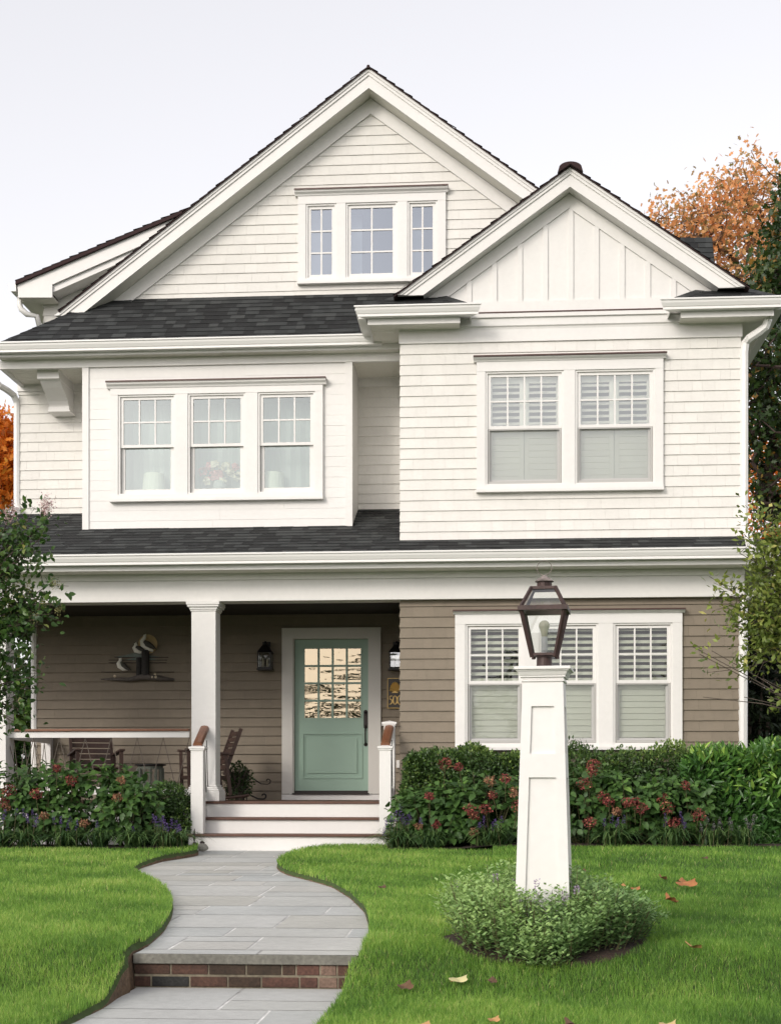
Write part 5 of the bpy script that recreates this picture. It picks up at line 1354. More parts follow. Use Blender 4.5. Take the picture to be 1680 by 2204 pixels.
def hydrangea(x, y, w, d, h, label, heads=(), n=46, z=None, tan=False, seed=0):
    z0 = lz(x, y) if z is None else z
    b = thing('hydrangea', (x, y, z0), label, 'hydrangea shrub', 'hydrangeas in the front beds')
    # shoots spread over a rounded bush, each ending in a rosette of leaves
    D = rdir(n * 2); D[:, 2] = np.abs(D[:, 2]) * 1.0 - .12; D = unit(D)
    D = D[D[:, 1] < .45][:n]; n = len(D)
    rad = NR.uniform(.78, 1.04, n)
    sgn = np.sign(D) * np.abs(D) ** .75
    tip = np.stack([x + sgn[:, 0] * w / 2 * rad, y + sgn[:, 1] * d / 2 * rad, z0 + h * .42 + sgn[:, 2] * h * .58 * rad], 1)
    tip[:, 2] = np.maximum(tip[:, 2], z0 + .12)
    P, A, Nn, S, r = [], [], [], [], []
    for t, dr in zip(tip, D):
        ax = unit(np.array([dr * .7 + np.array([0, -.25, .65])]))[0]
        u_ = np.cross(ax, [0.3, .2, 1]); u_ /= np.linalg.norm(u_); v_ = np.cross(ax, u_)
        k = NR.integers(6, 10); ph = NR.uniform(0, 6.28); tone = NR.uniform(-.2, .25)
        for i in range(k):
            a = ph + i * 2.4; lev = i / k
            out = u_ * math.cos(a) + v_ * math.sin(a)
            P.append(t - ax * (.16 * (lev)) + out * .012); A.append(out + ax * (.55 - .9 * lev)); Nn.append(ax + out * .1 + NR.normal(size=3) * .15)
            S.append(NR.uniform(.075, .135) * (.7 + .5 * lev)); r.append(np.clip(.5 + tone + NR.normal() * .14 - .15 * lev, 0, 1))
    m = 420
    Q = rdir(m); Q[:, 2] = np.abs(Q[:, 2]) * 1.3 - .6
    Q = unit(Q); rr_ = NR.uniform(.55, 1.0, m)[:, None]
    P2 = np.array([x, y, z0 + h * .42]) + np.sign(Q) * np.abs(Q) ** .75 * rr_ * np.array([w / 2, d / 2, h * .56]); P2[:, 2] = np.maximum(P2[:, 2], z0 + .05)
    P = np.concatenate([np.array(P), P2]); A = np.concatenate([np.array(A), Q * .6 + np.array([0, -.5, -.35]) + NR.normal(size=(m, 3)) * .5])
    Nn = np.concatenate([np.array(Nn), Q + np.array([0, -.5, .6])]); S = np.concatenate([np.array(S), NR.uniform(.08, .135, m)]); r = np.concatenate([np.array(r), NR.uniform(.05, .6, m)])
    leaves('foliage', 'ovate', P, A, Nn, S, r, G['hyd'], b)
    sm = MB()
    for t in tip[::2]: sm.tube([(x + (t[0] - x) * .25, y + (t[1] - y) * .2, z0), (x + (t[0] - x) * .7, y + (t[1] - y) * .7, z0 + (t[2] - z0) * .55), tuple(t)], [.006, .005, .003], 4)
    obj('stem', sm, G['twig'], b)
    for (u, v, rad, tone) in heads:
        Y = y - d * .5 + NR.uniform(-.06, .04)
        c = np.array(PT(u, v, Y)); k = 130
        q = rdir(k); q[:, 2] *= .85
        p = c + q * rad * NR.uniform(.72, 1.02, k)[:, None]
        leaves('flower_head', 'chip', p - q * .004, rdir(k), q + NR.normal(size=(k, 3)) * .5, NR.uniform(.016, .03, k), np.clip(NR.normal(.45, .27, k), 0, 1), G['tan'] if tone else G['red'], b)
        obj('stem', MB().tube([tuple(c), (c[0] + NR.uniform(-.05, .05), c[1] + .1, c[2] - .25)], .004, 4), G['twig'], b)
    return b
h6 = lambda L: [(x * .24559, 1598.8 + y * .24559, r, t) for x, y, r, t in L]
h7 = lambda L: [(838.1 + x * .23024, 1573 + y * .23024, r, t) for x, y, r, t in L]
h8 = lambda L: [(1212 + x * .27859, 1573 + y * .27859, r, t) for x, y, r, t in L]
def ux(u, y): return XU(u, y)
hydrangea(ux(18, 16.35), 16.35, 1.25, .8, .95, 'hydrangea with dusky red heads at the left end of the porch bed', h6([(85, 410, .09, 0), (70, 450, .08, 0), (20, 520, .075, 0), (60, 560, .05, 1)]))
hydrangea(ux(105, 16.3), 16.3, 1.05, .8, .98, 'hydrangea below the half post, one red head and one tan head', h6([(315, 440, .075, 0), (390, 640, .055, 1), (500, 222, .05, 0)]))
hydrangea(ux(205, 16.35), 16.35, 1.1, .8, 1.0, 'tallest green hydrangea in front of the rope railing, few faded heads', h6([(630, 325, .08, 0), (740, 705, .06, 1)]))
hydrangea(ux(280, 16.3), 16.3, .8, .75, .9, 'hydrangea with tan heads beside the small clipped box at the steps', h6([(1065, 325, .055, 1), (1030, 475, .062, 1)]))
hydrangea(ux(935, 16.3), 16.3, 1.15, .8, .68, 'hydrangea nearest the steps on the right, two small rusty heads low down', h7([(430, 870, .058, 0), (270, 890, .05, 1), (370, 610, .055, 0), (520, 305, .085, 0), (645, 335, .055, 0)]))
hydrangea(ux(1045, 16.3), 16.3, 1.2, .8, .9, 'hydrangea left of the lamp post with a row of red and tan heads', h7([(935, 465, .068, 1), (1080, 445, .068, 0), (1160, 570, .062, 1), (965, 600, .06, 0), (750, 735, .075, 0), (895, 725, .085, 0), (795, 800, .06, 0), (780, 940, .06, 1), (1200, 700, .085, 0)]))
hydrangea(ux(1262, 16.3), 16.3, 1.1, .8, .95, 'hydrangea right of the lamp post carrying four dark red heads in a column', h8([(225, 262, .08, 0), (220, 310, .07, 0), (160, 410, .09, 0), (305, 505, .08, 0), (350, 545, .07, 0), (200, 705, .08, 0)]))
hydrangea(ux(1360, 16.25), 16.25, 1.0, .8, .9, 'hydrangea under the window right of the post, rusty heads in a low band', h8([(490, 550, .068, 0), (545, 545, .062, 0), (600, 595, .075, 0), (410, 620, .058, 1)]))
hydrangea(ux(1448, 16.3), 16.3, .95, .8, .82, 'hydrangea with bright red heads next to the laurel hedge', h8([(765, 520, .066, 0), (805, 590, .085, 0), (1040, 650, .085, 0), (855, 705, .078, 0), (940, 420, .06, 0)]))

def hedge(name, x0, x1, y0, y1, z0, z1, n, kind, size, mat, label, cat, tuft=0.05, group=None, up=.4, round_=.12, skew=0.0):
    b = thing(name, ((x0 + x1) / 2, (y0 + y1) / 2, z0), label, cat, group)
    areas = np.array([(x1 - x0) * (z1 - z0), (x1 - x0) * (y1 - y0), (y1 - y0) * (z1 - z0), (y1 - y0) * (z1 - z0)])
    f = NR.choice(4, n, p=areas / areas.sum())
    u_, v_ = NR.random(n), NR.random(n)
    P = np.zeros((n, 3)); D = np.zeros((n, 3))
    for k, (fx, dr) in enumerate((((x0, x1, y0, y0, z0, z1), (0, -1, 0)), ((x0, x1, y0, y1, z1, z1), (0, 0, 1)), ((x0, x0, y0, y1, z0, z1), (-1, 0, 0)), ((x1, x1, y0, y1, z0, z1), (1, 0, 0)))):
        i = f == k
        if k == 0: P[i] = np.stack([x0 + (x1 - x0) * u_[i], np.full(i.sum(), y0), z0 + (z1 - z0) * v_[i]], 1)
        elif k == 1: P[i] = np.stack([x0 + (x1 - x0) * u_[i], y0 + (y1 - y0) * v_[i], np.full(i.sum(), z1)], 1)
        else: P[i] = np.stack([np.full(i.sum(), fx[0]), y0 + (y1 - y0) * u_[i], z0 + (z1 - z0) * v_[i]], 1)
        D[i] = dr
    # lumps, rounded shoulders, inward depth
    lump = .05 * np.sin(P[:, 0] * 5.1 + P[:, 2] * 3) + .035 * np.sin(P[:, 0] * 11 + P[:, 2] * 8 + 1)
    depth = NR.random(n) ** 1.6 * .16
    P += D * (lump - depth)[:, None]
    P += NR.normal(size=(n, 3)) * np.array([.01, .02, .015])
    tz = np.clip((P[:, 2] - (z1 - round_)) / round_, 0, 1); P[:, 1] += tz * tz * round_ * .7 * (f == 0)
    tx_ = np.clip((x0 + round_ - P[:, 0]) / round_, 0, 1); P[:, 2] -= tx_ ** 2 * round_ * .6 * (P[:, 2] > z0 + .3)
    tx_ = np.clip((P[:, 0] - x1 + round_) / round_, 0, 1); P[:, 2] -= tx_ ** 2 * round_ * .6 * (P[:, 2] > z0 + .3)
    tp = f == 1
    P[tp, 2] += np.abs(np.sin(P[tp, 0] * 23 + np.sin(P[tp, 1] * 17) * 2)) * tuft * NR.random(tp.sum())
    A = D * .6 + NR.normal(size=(n, 3)) * .6 + np.array([0, 0, up]); Nn = D + NR.normal(size=(n, 3)) * .5 + np.array([0, 0, .35])
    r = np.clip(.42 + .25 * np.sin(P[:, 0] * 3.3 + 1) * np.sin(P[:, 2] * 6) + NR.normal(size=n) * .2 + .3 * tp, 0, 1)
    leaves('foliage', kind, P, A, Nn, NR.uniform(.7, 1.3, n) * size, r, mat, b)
    # branch framework that carries the leaves
    m = MB(); k = max(6, int((x1 - x0) * 9))
    for i in range(k):
        xa = x0 + .1 + (x1 - x0 - .2) * i / max(1, k - 1)
        m.tube([(xa, (y0 + y1) / 2, z0), (xa + R.uniform(-.1, .1), (y0 + y1) / 2 + R.uniform(-.1, .05), (z0 + z1) / 2), (xa + R.uniform(-.15, .15), y0 + .2 + R.uniform(0, .1), z1 - .08)], [.016, .011, .004], 5)
    n2 = int(n * .3)
    obj('branch', m, G['bark2'], b)
    P2 = np.stack([NR.uniform(x0 + .1, x1 - .1, n2), NR.uniform(y0 + .14, y1 - .05, n2), NR.uniform(z0 + .05, z1 - .1, n2)], 1)
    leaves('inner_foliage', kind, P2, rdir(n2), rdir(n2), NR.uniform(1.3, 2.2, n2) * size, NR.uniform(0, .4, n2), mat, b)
    return b
zb_ = lz(0.5, 16.8)
hedge('boxwood_hedge', XU(866, 16.75), XU(1166, 16.75), 16.72, 17.3, zb_, ZV(1621, 1000, 16.75), 24000, 'oval', .042, G['box'], 'clipped boxwood hedge under the window, between the steps and the lamp post', 'hedge', group='clipped boxwoods along the house')
hedge('boxwood_hedge', XU(1185, 16.85), XU(1492, 16.85), 16.82, 17.35, zb_, ZV(1624, 1350, 16.85), 15000, 'oval', .042, G['box'], 'looser boxwood hedge under the window, right of the lamp post', 'hedge', tuft=.12, group='clipped boxwoods along the house')
hedge('boxwood_hedge', XU(286, 16.75), XU(395, 16.75), 16.68, 17.2, zb_ - .02, ZV(1705, 340, 16.75), 8000, 'oval', .038, G['box'], 'small clipped boxwood at the left of the steps', 'hedge', group='clipped boxwoods along the house')
hedge('laurel_hedge', XU(1492, 16.45), XU(1780, 16.45), 16.4, 17.3, zb_, ZV(1622, 1590, 16.45), 6500, 'lance', .12, G['laurel'], 'glossy laurel hedge with upright light green shoots at the right corner', 'hedge', tuft=.09, up=.55)

# ---------- lilyturf clumps
def lily(u, y, r, label, spikes, n=120, mat='purple', hgt=.3, z=None):
    x = XU(u, y); z0 = (lz(x, y) if z is None else z) + .01
    b = thing('lilyturf', (x, y, z0), label, 'lilyturf', 'lilyturf clumps along the bed edge')
    V, T, rn = [], [], []
    for i in range(n):
        a = NR.uniform(0, 6.283); L = NR.uniform(.7, 1.25) * r * 1.5; lean = NR.uniform(.45, 1.15); hh = NR.uniform(.55, 1.0) * hgt
        bx, by = x + NR.normal() * r * .18, y + NR.normal() * r * .14
        o = len(V) ; wv = .0075; k = 6; tone = NR.random()
        for j in range(k):
            t = j / (k - 1); ds = L * lean * t; zz = z0 + hh * (2.2 * t - 1.75 * t * t * (0.6 + .5 * lean))
            w_ = wv * (1 - t ** 2.5) + .0006
            px_, py_ = bx + math.cos(a) * ds, by + math.sin(a) * ds
            V.append((px_ - math.sin(a) * w_, py_ + math.cos(a) * w_, max(zz, z0 - .01))); V.append((px_ + math.sin(a) * w_, py_ - math.cos(a) * w_, max(zz, z0 - .01)))
        for j in range(k - 1):
            q = o + 2 * j; T += [(q, q + 1, q + 3), (q, q + 3, q + 2)]; rn += [tone, tone]
    raw_mesh('blades', V, np.array(T), rn, G['lili'], b, tuple(b.location))
    for (su, sv, sl) in spikes:
        X, Y, Z = PT(su, sv, y - r * .25 + NR.uniform(-.1, .1))
        lx = NR.normal() * .03
        obj('flower_stalk', MB().tube([(X - lx, Y, z0), (X, Y, Z - sl * .3)], .003, 4), G['twig'], b)
        k = 70; t = NR.random(k); a = NR.uniform(0, 6.28, k); rr_ = .016 * (1 - t * .75)
        P = np.stack([X + lx * .4 * t + rr_ * np.cos(a), Y + rr_ * np.sin(a), Z - sl * .5 + sl * t], 1)
        leaves('flower_spike', 'chip', P, np.stack([np.cos(a), np.sin(a), np.full(k, .6)], 1), np.stack([np.cos(a), np.sin(a), np.full(k, -.4)], 1), NR.uniform(.012, .02, k), NR.random(k), G[mat], b)
yl = 15.9
lily(6, yl, .26, 'lilyturf clump at the far left end of the bed, two violet spikes', [(4, 1765, .13), (10, 1755, .13)])
lily(58, yl, .28, 'lilyturf clump with a loose group of violet spikes, second from the left', [(35, 1748, .08), (52, 1750, .1), (60, 1762, .1), (72, 1752, .11), (80, 1762, .1), (75, 1772, .09)])
lily(140, yl, .3, 'lilyturf clump with spaced pale violet spikes below the tall hydrangea', [(118, 1765, .1), (131, 1770, .14), (146, 1778, .12), (152, 1762, .08), (166, 1775, .13)], n=160)
lily(215, yl + .05, .22, 'sparse lilyturf clump with one short spike, middle of the left bed', [(211, 1775, .08)], n=160)
lily(290, yl, .24, 'lilyturf clump without clear spikes, left of the densest violet clump', [(286, 1785, .07)], n=170)
lily(362, yl + .1, .3, 'lilyturf clump crowded with violet spikes left of the newel post', [(332, 1762, .1), (338, 1768, .12), (345, 1772, .1), (351, 1764, .09), (356, 1776, .12), (362, 1782, .1), (369, 1772, .12), (378, 1776, .11), (383, 1784, .09), (388, 1782, .08)], n=170)
lily(858, yl + .1, .3, 'lilyturf clump crowded with violet spikes right of the steps', [(832, 1775, .1), (840, 1765, .11), (848, 1760, .1), (853, 1756, .13), (861, 1748, .18), (866, 1762, .12), (872, 1768, .1), (878, 1764, .12), (884, 1758, .1), (826, 1790, .1)], n=180)
lily(930, yl, .22, 'low lilyturf clump with hidden spikes left of the middle of the right bed', [(905, 1768, .08)], n=110)
lily(1062, yl, .3, 'lilyturf clump with short dark violet spikes left of the lamp post', [(1042, 1768, .12), (1060, 1778, .1), (1068, 1772, .1), (1030, 1776, .07), (1078, 1764, .08)], n=160)
lily(1318, yl, .28, 'lilyturf clump with two tall violet spikes right of the lamp post', [(1314, 1765, .17), (1327, 1770, .1), (1340, 1764, .1), (1300, 1770, .08)], n=160)
lily(1448, yl, .24, 'lilyturf clump with bright violet spikes beside a red hydrangea head', [(1431, 1765, .15), (1465, 1758, .13), (1469, 1768, .1), (1472, 1778, .08)], n=170)
lily(1528, yl + .05, .28, 'faded lilyturf with grey spikes in front of the laurel, left one', [(1508, 1782, .1), (1520, 1765, .13), (1535, 1778, .1), (1546, 1770, .12), (1552, 1778, .1)], n=85, mat='grey')
lily(1602, yl + .05, .28, 'faded lilyturf with grey spikes in front of the laurel, right one', [(1568, 1770, .11), (1573, 1778, .1), (1606, 1768, .13), (1612, 1778, .1), (1618, 1764, .12), (1592, 1785, .08)], n=80, mat='grey')

# ---------- catmint mound around the lamp post
cm_ = thing('catmint', (PX, PY, lz(PX, PY)), 'bushy grey green catmint mound around the foot of the lamp post', 'catmint')
P, A, Nn, S, r_, tw = [], [], [], [], [], MB()
for i in range(1700):
    a = NR.uniform(0, 6.283); q = NR.random() ** .5 * (.565 + .05 * math.sin(3 * a + 1) + .03 * math.sin(7 * a))
    x, y = PX + q * math.cos(a), PY + q * math.sin(a) - .03
    if abs(x - PX) < .14 and abs(y - PY) < .15: continue
    edge = q / .6
    hh = .345 * math.sqrt(max(.05, 1 - edge ** 2.6 * .8)) * (1 + .24 * math.sin(x * 10 + 1) * math.sin(y * 8 + 2)) + NR.normal() * .022
    if x < PX and y > PY - .1: hh *= 1.12
    if y < PY - .15 and abs(x - PX) < .25: hh *= .86
    lean = np.array([math.cos(a), math.sin(a), 0]) * .05 * edge
    base = np.array([PX + (x - PX) * .9, PY + (y - PY) * .9, lz(x, y)]); top = np.array([x, y, lz(x, y)]) + lean + np.array([NR.normal() * .02, NR.normal() * .02, hh])
    if i % 4 == 0: tw.tube([tuple(base), tuple(base * .5 + top * .5), tuple(top)], [.003, .0025, .0015], 3)
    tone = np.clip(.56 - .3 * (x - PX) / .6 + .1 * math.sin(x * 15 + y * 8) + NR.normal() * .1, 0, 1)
    for j in range(18):
        t = 1 - (j / 18) * .9; c = base + (top - base) * t
        aa = j * 2.4 + i; o = np.array([math.cos(aa), math.sin(aa), .25 + .3 * t])
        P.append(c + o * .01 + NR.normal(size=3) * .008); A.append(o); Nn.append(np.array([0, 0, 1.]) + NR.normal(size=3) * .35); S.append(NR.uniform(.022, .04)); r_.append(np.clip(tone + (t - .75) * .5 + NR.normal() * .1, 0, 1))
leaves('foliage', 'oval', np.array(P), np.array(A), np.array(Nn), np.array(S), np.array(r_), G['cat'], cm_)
obj('stem', tw, G['twig'], cm_)
for (u, v, sl) in ((1155, 1918, .13), (1108, 1905, .07), (1215, 1935, .07), (1285, 1955, .09), (980, 1905, .06), (1065, 1890, .05), (1240, 1915, .05), (1308, 1995, .05)):
    X, Y, Z = PT(u, v, PY - .3 if v > 1910 else PY + .1)
    k = 60; t = NR.random(k); a = NR.uniform(0, 6.28, k)
    Pq = np.stack([X + .008 * np.cos(a), Y + .008 * np.sin(a), Z - sl / 2 + sl * t], 1)
    leaves('flower_spike', 'chip', Pq, np.stack([np.cos(a), np.sin(a), np.full(k, .5)], 1), rdir(k), NR.uniform(.008, .014, k), NR.random(k), pm('pale_lilac', (0, 0, 0), .8, ramp=[(0, (.25, .17, .3)), (1, (.5, .42, .5))]) if 'lil' not in G else G['lil'], cm_)

# ---------- trees
def grow(mb, tips, p, d, L, r, lev, rr, spread=.6, kids=3, gravity=0.0, ratio=.68):
    p = Vector(p); d = Vector(d).normalized(); pts = [p.copy()]; k = 4
    for i in range(k):
        d = (d + Vector((rr.gauss(0, .13), rr.gauss(0, .13), rr.gauss(0, .1) + gravity))).normalized()
        p = p + d * (L / k); pts.append(p.copy())
    rs = [r * (1 - .45 * i / k) for i in range(k + 1)]
    mb.tube(pts, rs, 6 if r > .02 else 4, cap=False)
    if lev == 0: tips.append((p, d)); return
    if lev <= 1: tips.append((pts[2], d))
    for i in range(kids):
        a = d.orthogonal().normalized(); a.rotate(Matrix.Rotation(rr.uniform(0, 6.28), 3, d))
        nd = (d * (1 - spread * .5) + a * spread * rr.uniform(.6, 1.2)).normalized()
        j = rr.choice((2, 3, 4, 4)) if i else 4
        grow(mb, tips, pts[j], nd, L * ratio * rr.uniform(.8, 1.15), rs[j] * .72, lev - 1, rr, spread, kids, gravity, ratio)
def clump_leaves(tips, per, spread, size, tone=(0, 1), up=.2):
    C = np.array([list(t[0]) for t in tips]); D = np.array([list(t[1]) for t in tips])
    n = len(C) * per; i = np.repeat(np.arange(len(C)), per)
    P = C[i] + NR.normal(size=(n, 3)) * spread
    base = NR.uniform(*tone, len(C))[i]
    return P, rdir(n) + D[i] * .5 + np.array([0, 0, -.15]), rdir(n) + np.array([0, -.2, up + .4]), NR.uniform(.7, 1.3, n) * size, np.clip(base + NR.normal(size=n) * .15, 0, 1)
def tree(name, x, y, z, label, cat, trunk_h, r, L, lev, kids, spread, leafkind, leafmat, size, per, sp, seed, bark='bark2', lean=(0, 0, 1), ratio=.7, tone=(.1, .9), group=None, gravity=0.02):
    t = thing(name, (x, y, z), label, cat, group); rr = random.Random(seed)
    mb, tips = MB(), []
    top = Vector((x, y, z)) + Vector(lean) * trunk_h
    mb.tube([(x, y, z - .2), (x + lean[0] * trunk_h * .4, y + lean[1] * trunk_h * .4, z + trunk_h * .45), tuple(top)], [r * 1.3, r, r * .8], 9)
    for i in range(kids + 1):
        a = 2 * math.pi * i / (kids + 1) + rr.uniform(-.4, .4)
        grow(mb, tips, tuple(top - Vector(lean) * trunk_h * .12 * i), (math.cos(a) * spread * 1.3, math.sin(a) * spread * 1.3, 1.0), L * rr.uniform(.85, 1.15), r * .6, lev, rr, spread, kids, gravity, ratio)
    tr = obj('trunk', mb, G[bark], t)
    if per: leaves('crown', leafkind, *clump_leaves(tips, per, sp, size, tone), leafmat, t)
    return t, tips
def bx(u, y): return XU(u, y)
def env_tree(name, base, Y, trunk_h, lobes, label, leafkind, leafmat, size, ncl, per, sp, bark='bark2', tone=(.1, .9), r0=.006, seed=1):
    "crown filled lobe by lobe (u, v, ru, rv, depth, share); every leaf cluster hangs on a branch that grows from its nearest neighbour"
    rr = np.random.default_rng(seed)
    t = thing(name, base, label, 'tree')
    nodes = [np.array(base, float) + np.array([0, 0, trunk_h * f_]) + np.array([math.sin(f_ * 4) * .12, 0, 0]) for f_ in (-.05, .3, .6, .85, 1.0)]
    par = [-1, 0, 1, 2, 3]
    C = []
    for (u, v, ru, rv, dy, sh) in lobes:
        k = int(ncl * sh); q = unit(rr.normal(size=(k, 3))) * rr.random(k)[:, None] ** .45
        q *= 1 + .22 * np.sin(q[:, :1] * 6 + u) * np.sin(q[:, 2:] * 5 + v)
        c = np.array(PT(u, v, Y)); sc_ = Y / F
        C.append(c + q * np.array([ru * sc_, dy, rv * sc_]))
    C = np.concatenate(C); top = nodes[-1]
    C = C[np.argsort(np.linalg.norm(C - top, axis=1))]
    start = 5
    for c in C:
        N_ = np.array(nodes[3:]); d = np.linalg.norm(N_ - c, axis=1) + .35 * np.maximum(0, N_[:, 2] - c[2])
        j_ = int(np.argmin(d)) + 3
        L_ = np.linalg.norm(nodes[j_] - c)
        if L_ > .5:
            st = max(2, int(L_ / .45))
            prev = j_
            for s_ in range(1, st):
                m_ = nodes[j_] + (c - nodes[j_]) * s_ / st + rr.normal(size=3) * L_ * .05 + np.array([0, 0, .06 * L_ * math.sin(math.pi * s_ / st)])
                nodes.append(m_); par.append(prev); prev = len(nodes) - 1
            nodes.append(c); par.append(prev)
        else: nodes.append(c); par.append(j_)
    rad = np.full(len(nodes), r0 ** 2.2)
    for k in range(len(nodes) - 1, 0, -1): rad[par[k]] += rad[k]
    rad = rad ** (1 / 2.2)
    mb = MB()
    for k in range(1, len(nodes)): 
        ra = min(rad[par[k]], rad[k] * 1.5)
        mb.tube([tuple(nodes[par[k]]), tuple(nodes[k])], [ra, rad[k]], 7 if rad[k] > .05 else 4, cap=False)
    obj('trunk', mb, G[bark], t)
    tips = [(Vector(n_), Vector(n_ - nodes[p_]).normalized()) for n_, p_ in zip(nodes[5:], par[5:])]
    leaves('crown', leafkind, *clump_leaves(tips, per, sp, size, tone), leafmat, t)
    return t
def bx(u, y): return XU(u, y)
env_tree('maple_tree', (bx(-60, 34), 34, 0), 34, 3.2, [(-25, 1010, 75, 85, 1.2, .7), (-60, 930, 70, 60, 1.0, .3)], 'blazing orange maple far behind the left side of the house', 'oak', G['orange'], .19, 330, 26, .24, tone=(.1, .8), seed=3)
env_tree('oak_tree', (bx(1570, 40), 40, 0), 40, 9.5, [(1500, 500, 95, 75, 2.2, .3), (1600, 430, 95, 75, 2.2, .34), (1590, 580, 110, 80, 2.2, .24), (1420, 470, 38, 60, .8, .05), (1660, 520, 50, 90, 2, .1)], 'thin crowned oak in rust and orange behind the right gable', 'oak', G['rust'], .15, 620, 9, .24, bark='bark3', tone=(.2, .9), r0=.0065, seed=5)
env_tree('oak_tree', (bx(1790, 30), 30, 0), 30, 6.5, [(1712, 500, 48, 60, 1.3, .07), (1706, 430, 28, 60, .8, .03), (1672, 640, 62, 90, 1.6, .24), (1725, 560, 70, 110, 1.6, .2), (1735, 780, 60, 80, 1.2, .1)], 'dark green oak rising above the right edge of the house', 'oak', G['oak'], .15, 700, 16, .22, tone=(.02, .97), r0=.009, seed=7)
env_tree('oak_tree', (bx(1745, 25), 25, 0), 25, 4.3, [(1650, 800, 62, 70, 1.2, .34), (1622, 900, 28, 80, .8, .12), (1680, 905, 60, 60, 1.2, .2), (1660, 990, 55, 60, 1.0, .12), (1700, 1080, 70, 60, 1.0, .12), (1640, 1060, 38, 50, .7, .05)], 'lower dark green oak with spreading limbs beside the white downspout', 'oak', G['oak'], .12, 430, 9, .16, tone=(.0, .95), r0=.009, seed=9)
env_tree('oak_tree', (bx(1690, 46), 46, 0), 46, 3.5, [(1660, 1010, 110, 110, 2.2, .6), (1700, 1130, 90, 70, 2, .4)], 'distant orange oak glowing between the dark limbs at the right', 'oak', G['orange'], .2, 260, 9, .4, tone=(.1, .8), seed=11)
def bush(name, x, y, w, d, h, label, cat, n, kind, size, mat, group=None, z=0.0, tone=(.05, .95)):
    b = thing(name, (x, y, z), label, cat, group)
    Q = rdir(n); rad = NR.random(n)[:, None] ** .4
    lump = 1 + .16 * np.sin(Q[:, :1] * 7 + Q[:, 2:] * 5 + x) * np.sin(Q[:, 1:2] * 6 + 2)
    P = np.array([x, y, z + h * .5]) + Q * rad * lump * np.array([w / 2, d / 2, h / 2])
    cl = .5 + .5 * np.sin(P[:, 0] * 3 + P[:, 2] * 4)
    leaves('foliage', kind, P, Q + NR.normal(size=(n, 3)) * .6, Q + NR.normal(size=(n, 3)) * .5 + np.array([0, 0, .4]), NR.uniform(.7, 1.3, n) * size, np.clip(tone[0] + (tone[1] - tone[0]) * (.6 * cl + .4 * NR.random(n)), 0, 1), mat, b)
    m = MB()
    for i in range(9):
        a = i * .7; m.tube([(x, y, z - .1), (x + math.cos(a) * w * .15, y + math.sin(a) * d * .15, z + h * .4), (x + math.cos(a) * w * .38, y + math.sin(a) * d * .38, z + h * .8)], [.05, .03, .008], 5)
    obj('branch', m, G['bark'], b); return b
bush('lilac_bush', bx(44, 26), 26, 1.9, 1.8, 3.9, 'tall light green bush seen past the left end of the porch', 'bush', 2600, 'ovate', .13, G['myr'])
bush('lilac_bush', bx(-40, 25), 25, 2.2, 1.8, 3.2, 'darker bush behind the far left porch column', 'bush', 2200, 'ovate', .13, G['myr'])
for u, y, h, w_, lab in ((1622, 23.6, 4.4, 1.5, 'near black conifer added to fill the shaded gap right of the house, nearest the downspout'), (1700, 24.4, 4.8, 1.6, 'near black conifer added to fill the shaded gap at the right edge'), (1575, 27, 4.6, 1.6, 'near black conifer added to fill the shaded gap behind the right corner of the house')):
    bush('conifer', bx(u, y), y, w_, 1.5, h, lab, 'conifer', 4200, 'lance', .17, G['dark'], 'dark conifers added for the shaded side yard')  # added conifers whose near-black leaves stand in for the shaded side yard
for i, (u, y) in enumerate(((-130, 40), (-60, 44), (1640, 52), (1740, 55), (1580, 60))):
    pass

bush('potted_shrub', XU(515, 19.2), 19.2, .36, .34, .5, 'dark leafy shrub standing on the porch floor beside the iron plant stand', 'potted plant', 900, 'oval', .05, G['box'], z=zf, tone=(0, .5))
# small crape myrtle whose branches reach in from the left
def limb_tree(name, base, limbs, label, cat, kind, mat, size, per, sp, rad, barkm, tone=(.1, .9)):
    t = thing(name, base, label, cat); m = MB(); tips = []
    B = Vector(base)
    for fork, targets in limbs:
        Fk = Vector(PT(*fork)); m.tube([tuple(B), tuple(B.lerp(Fk, .5) + Vector((0, .03, .1))), tuple(Fk)], [rad, rad * .8, rad * .6], 7)
        for tg in targets:
            T_ = Vector(PT(*tg[:3])); mid = Fk.lerp(T_, .55) + Vector((R.uniform(-.05, .05), R.uniform(-.08, .08), .06))
            m.tube([tuple(Fk), tuple(Fk.lerp(mid, .5) + Vector((0, 0, .03))), tuple(mid), tuple(T_)], [rad * .5, rad * .4, rad * .25, .004], 5)
            dens = tg[3] if len(tg) > 3 else 1.0
            for k in range(max(1, int(9 * dens))):
                f_ = .35 + .65 * k / max(1, 9 * dens - 1) if dens < 3 else R.uniform(.1, 1); c = (Fk.lerp(mid, f_ / .55) if f_ < .55 else mid.lerp(T_, (f_ - .55) / .45))
                d = (T_ - Fk).normalized()
                e = c + Vector((R.gauss(0, .12), R.gauss(0, .12), R.gauss(.02, .09)))
                m.tube([tuple(c), tuple(e)], [.004, .002], 4); tips.append((e, (e - c).normalized() + d * .7)); tips.append((c.lerp(e, .4), d))
    obj('trunk', m, G[barkm], t)
    leaves('crown', kind, *clump_leaves(tips, per, sp, size, tone), mat, t)
    return t
yl_ = 15.2
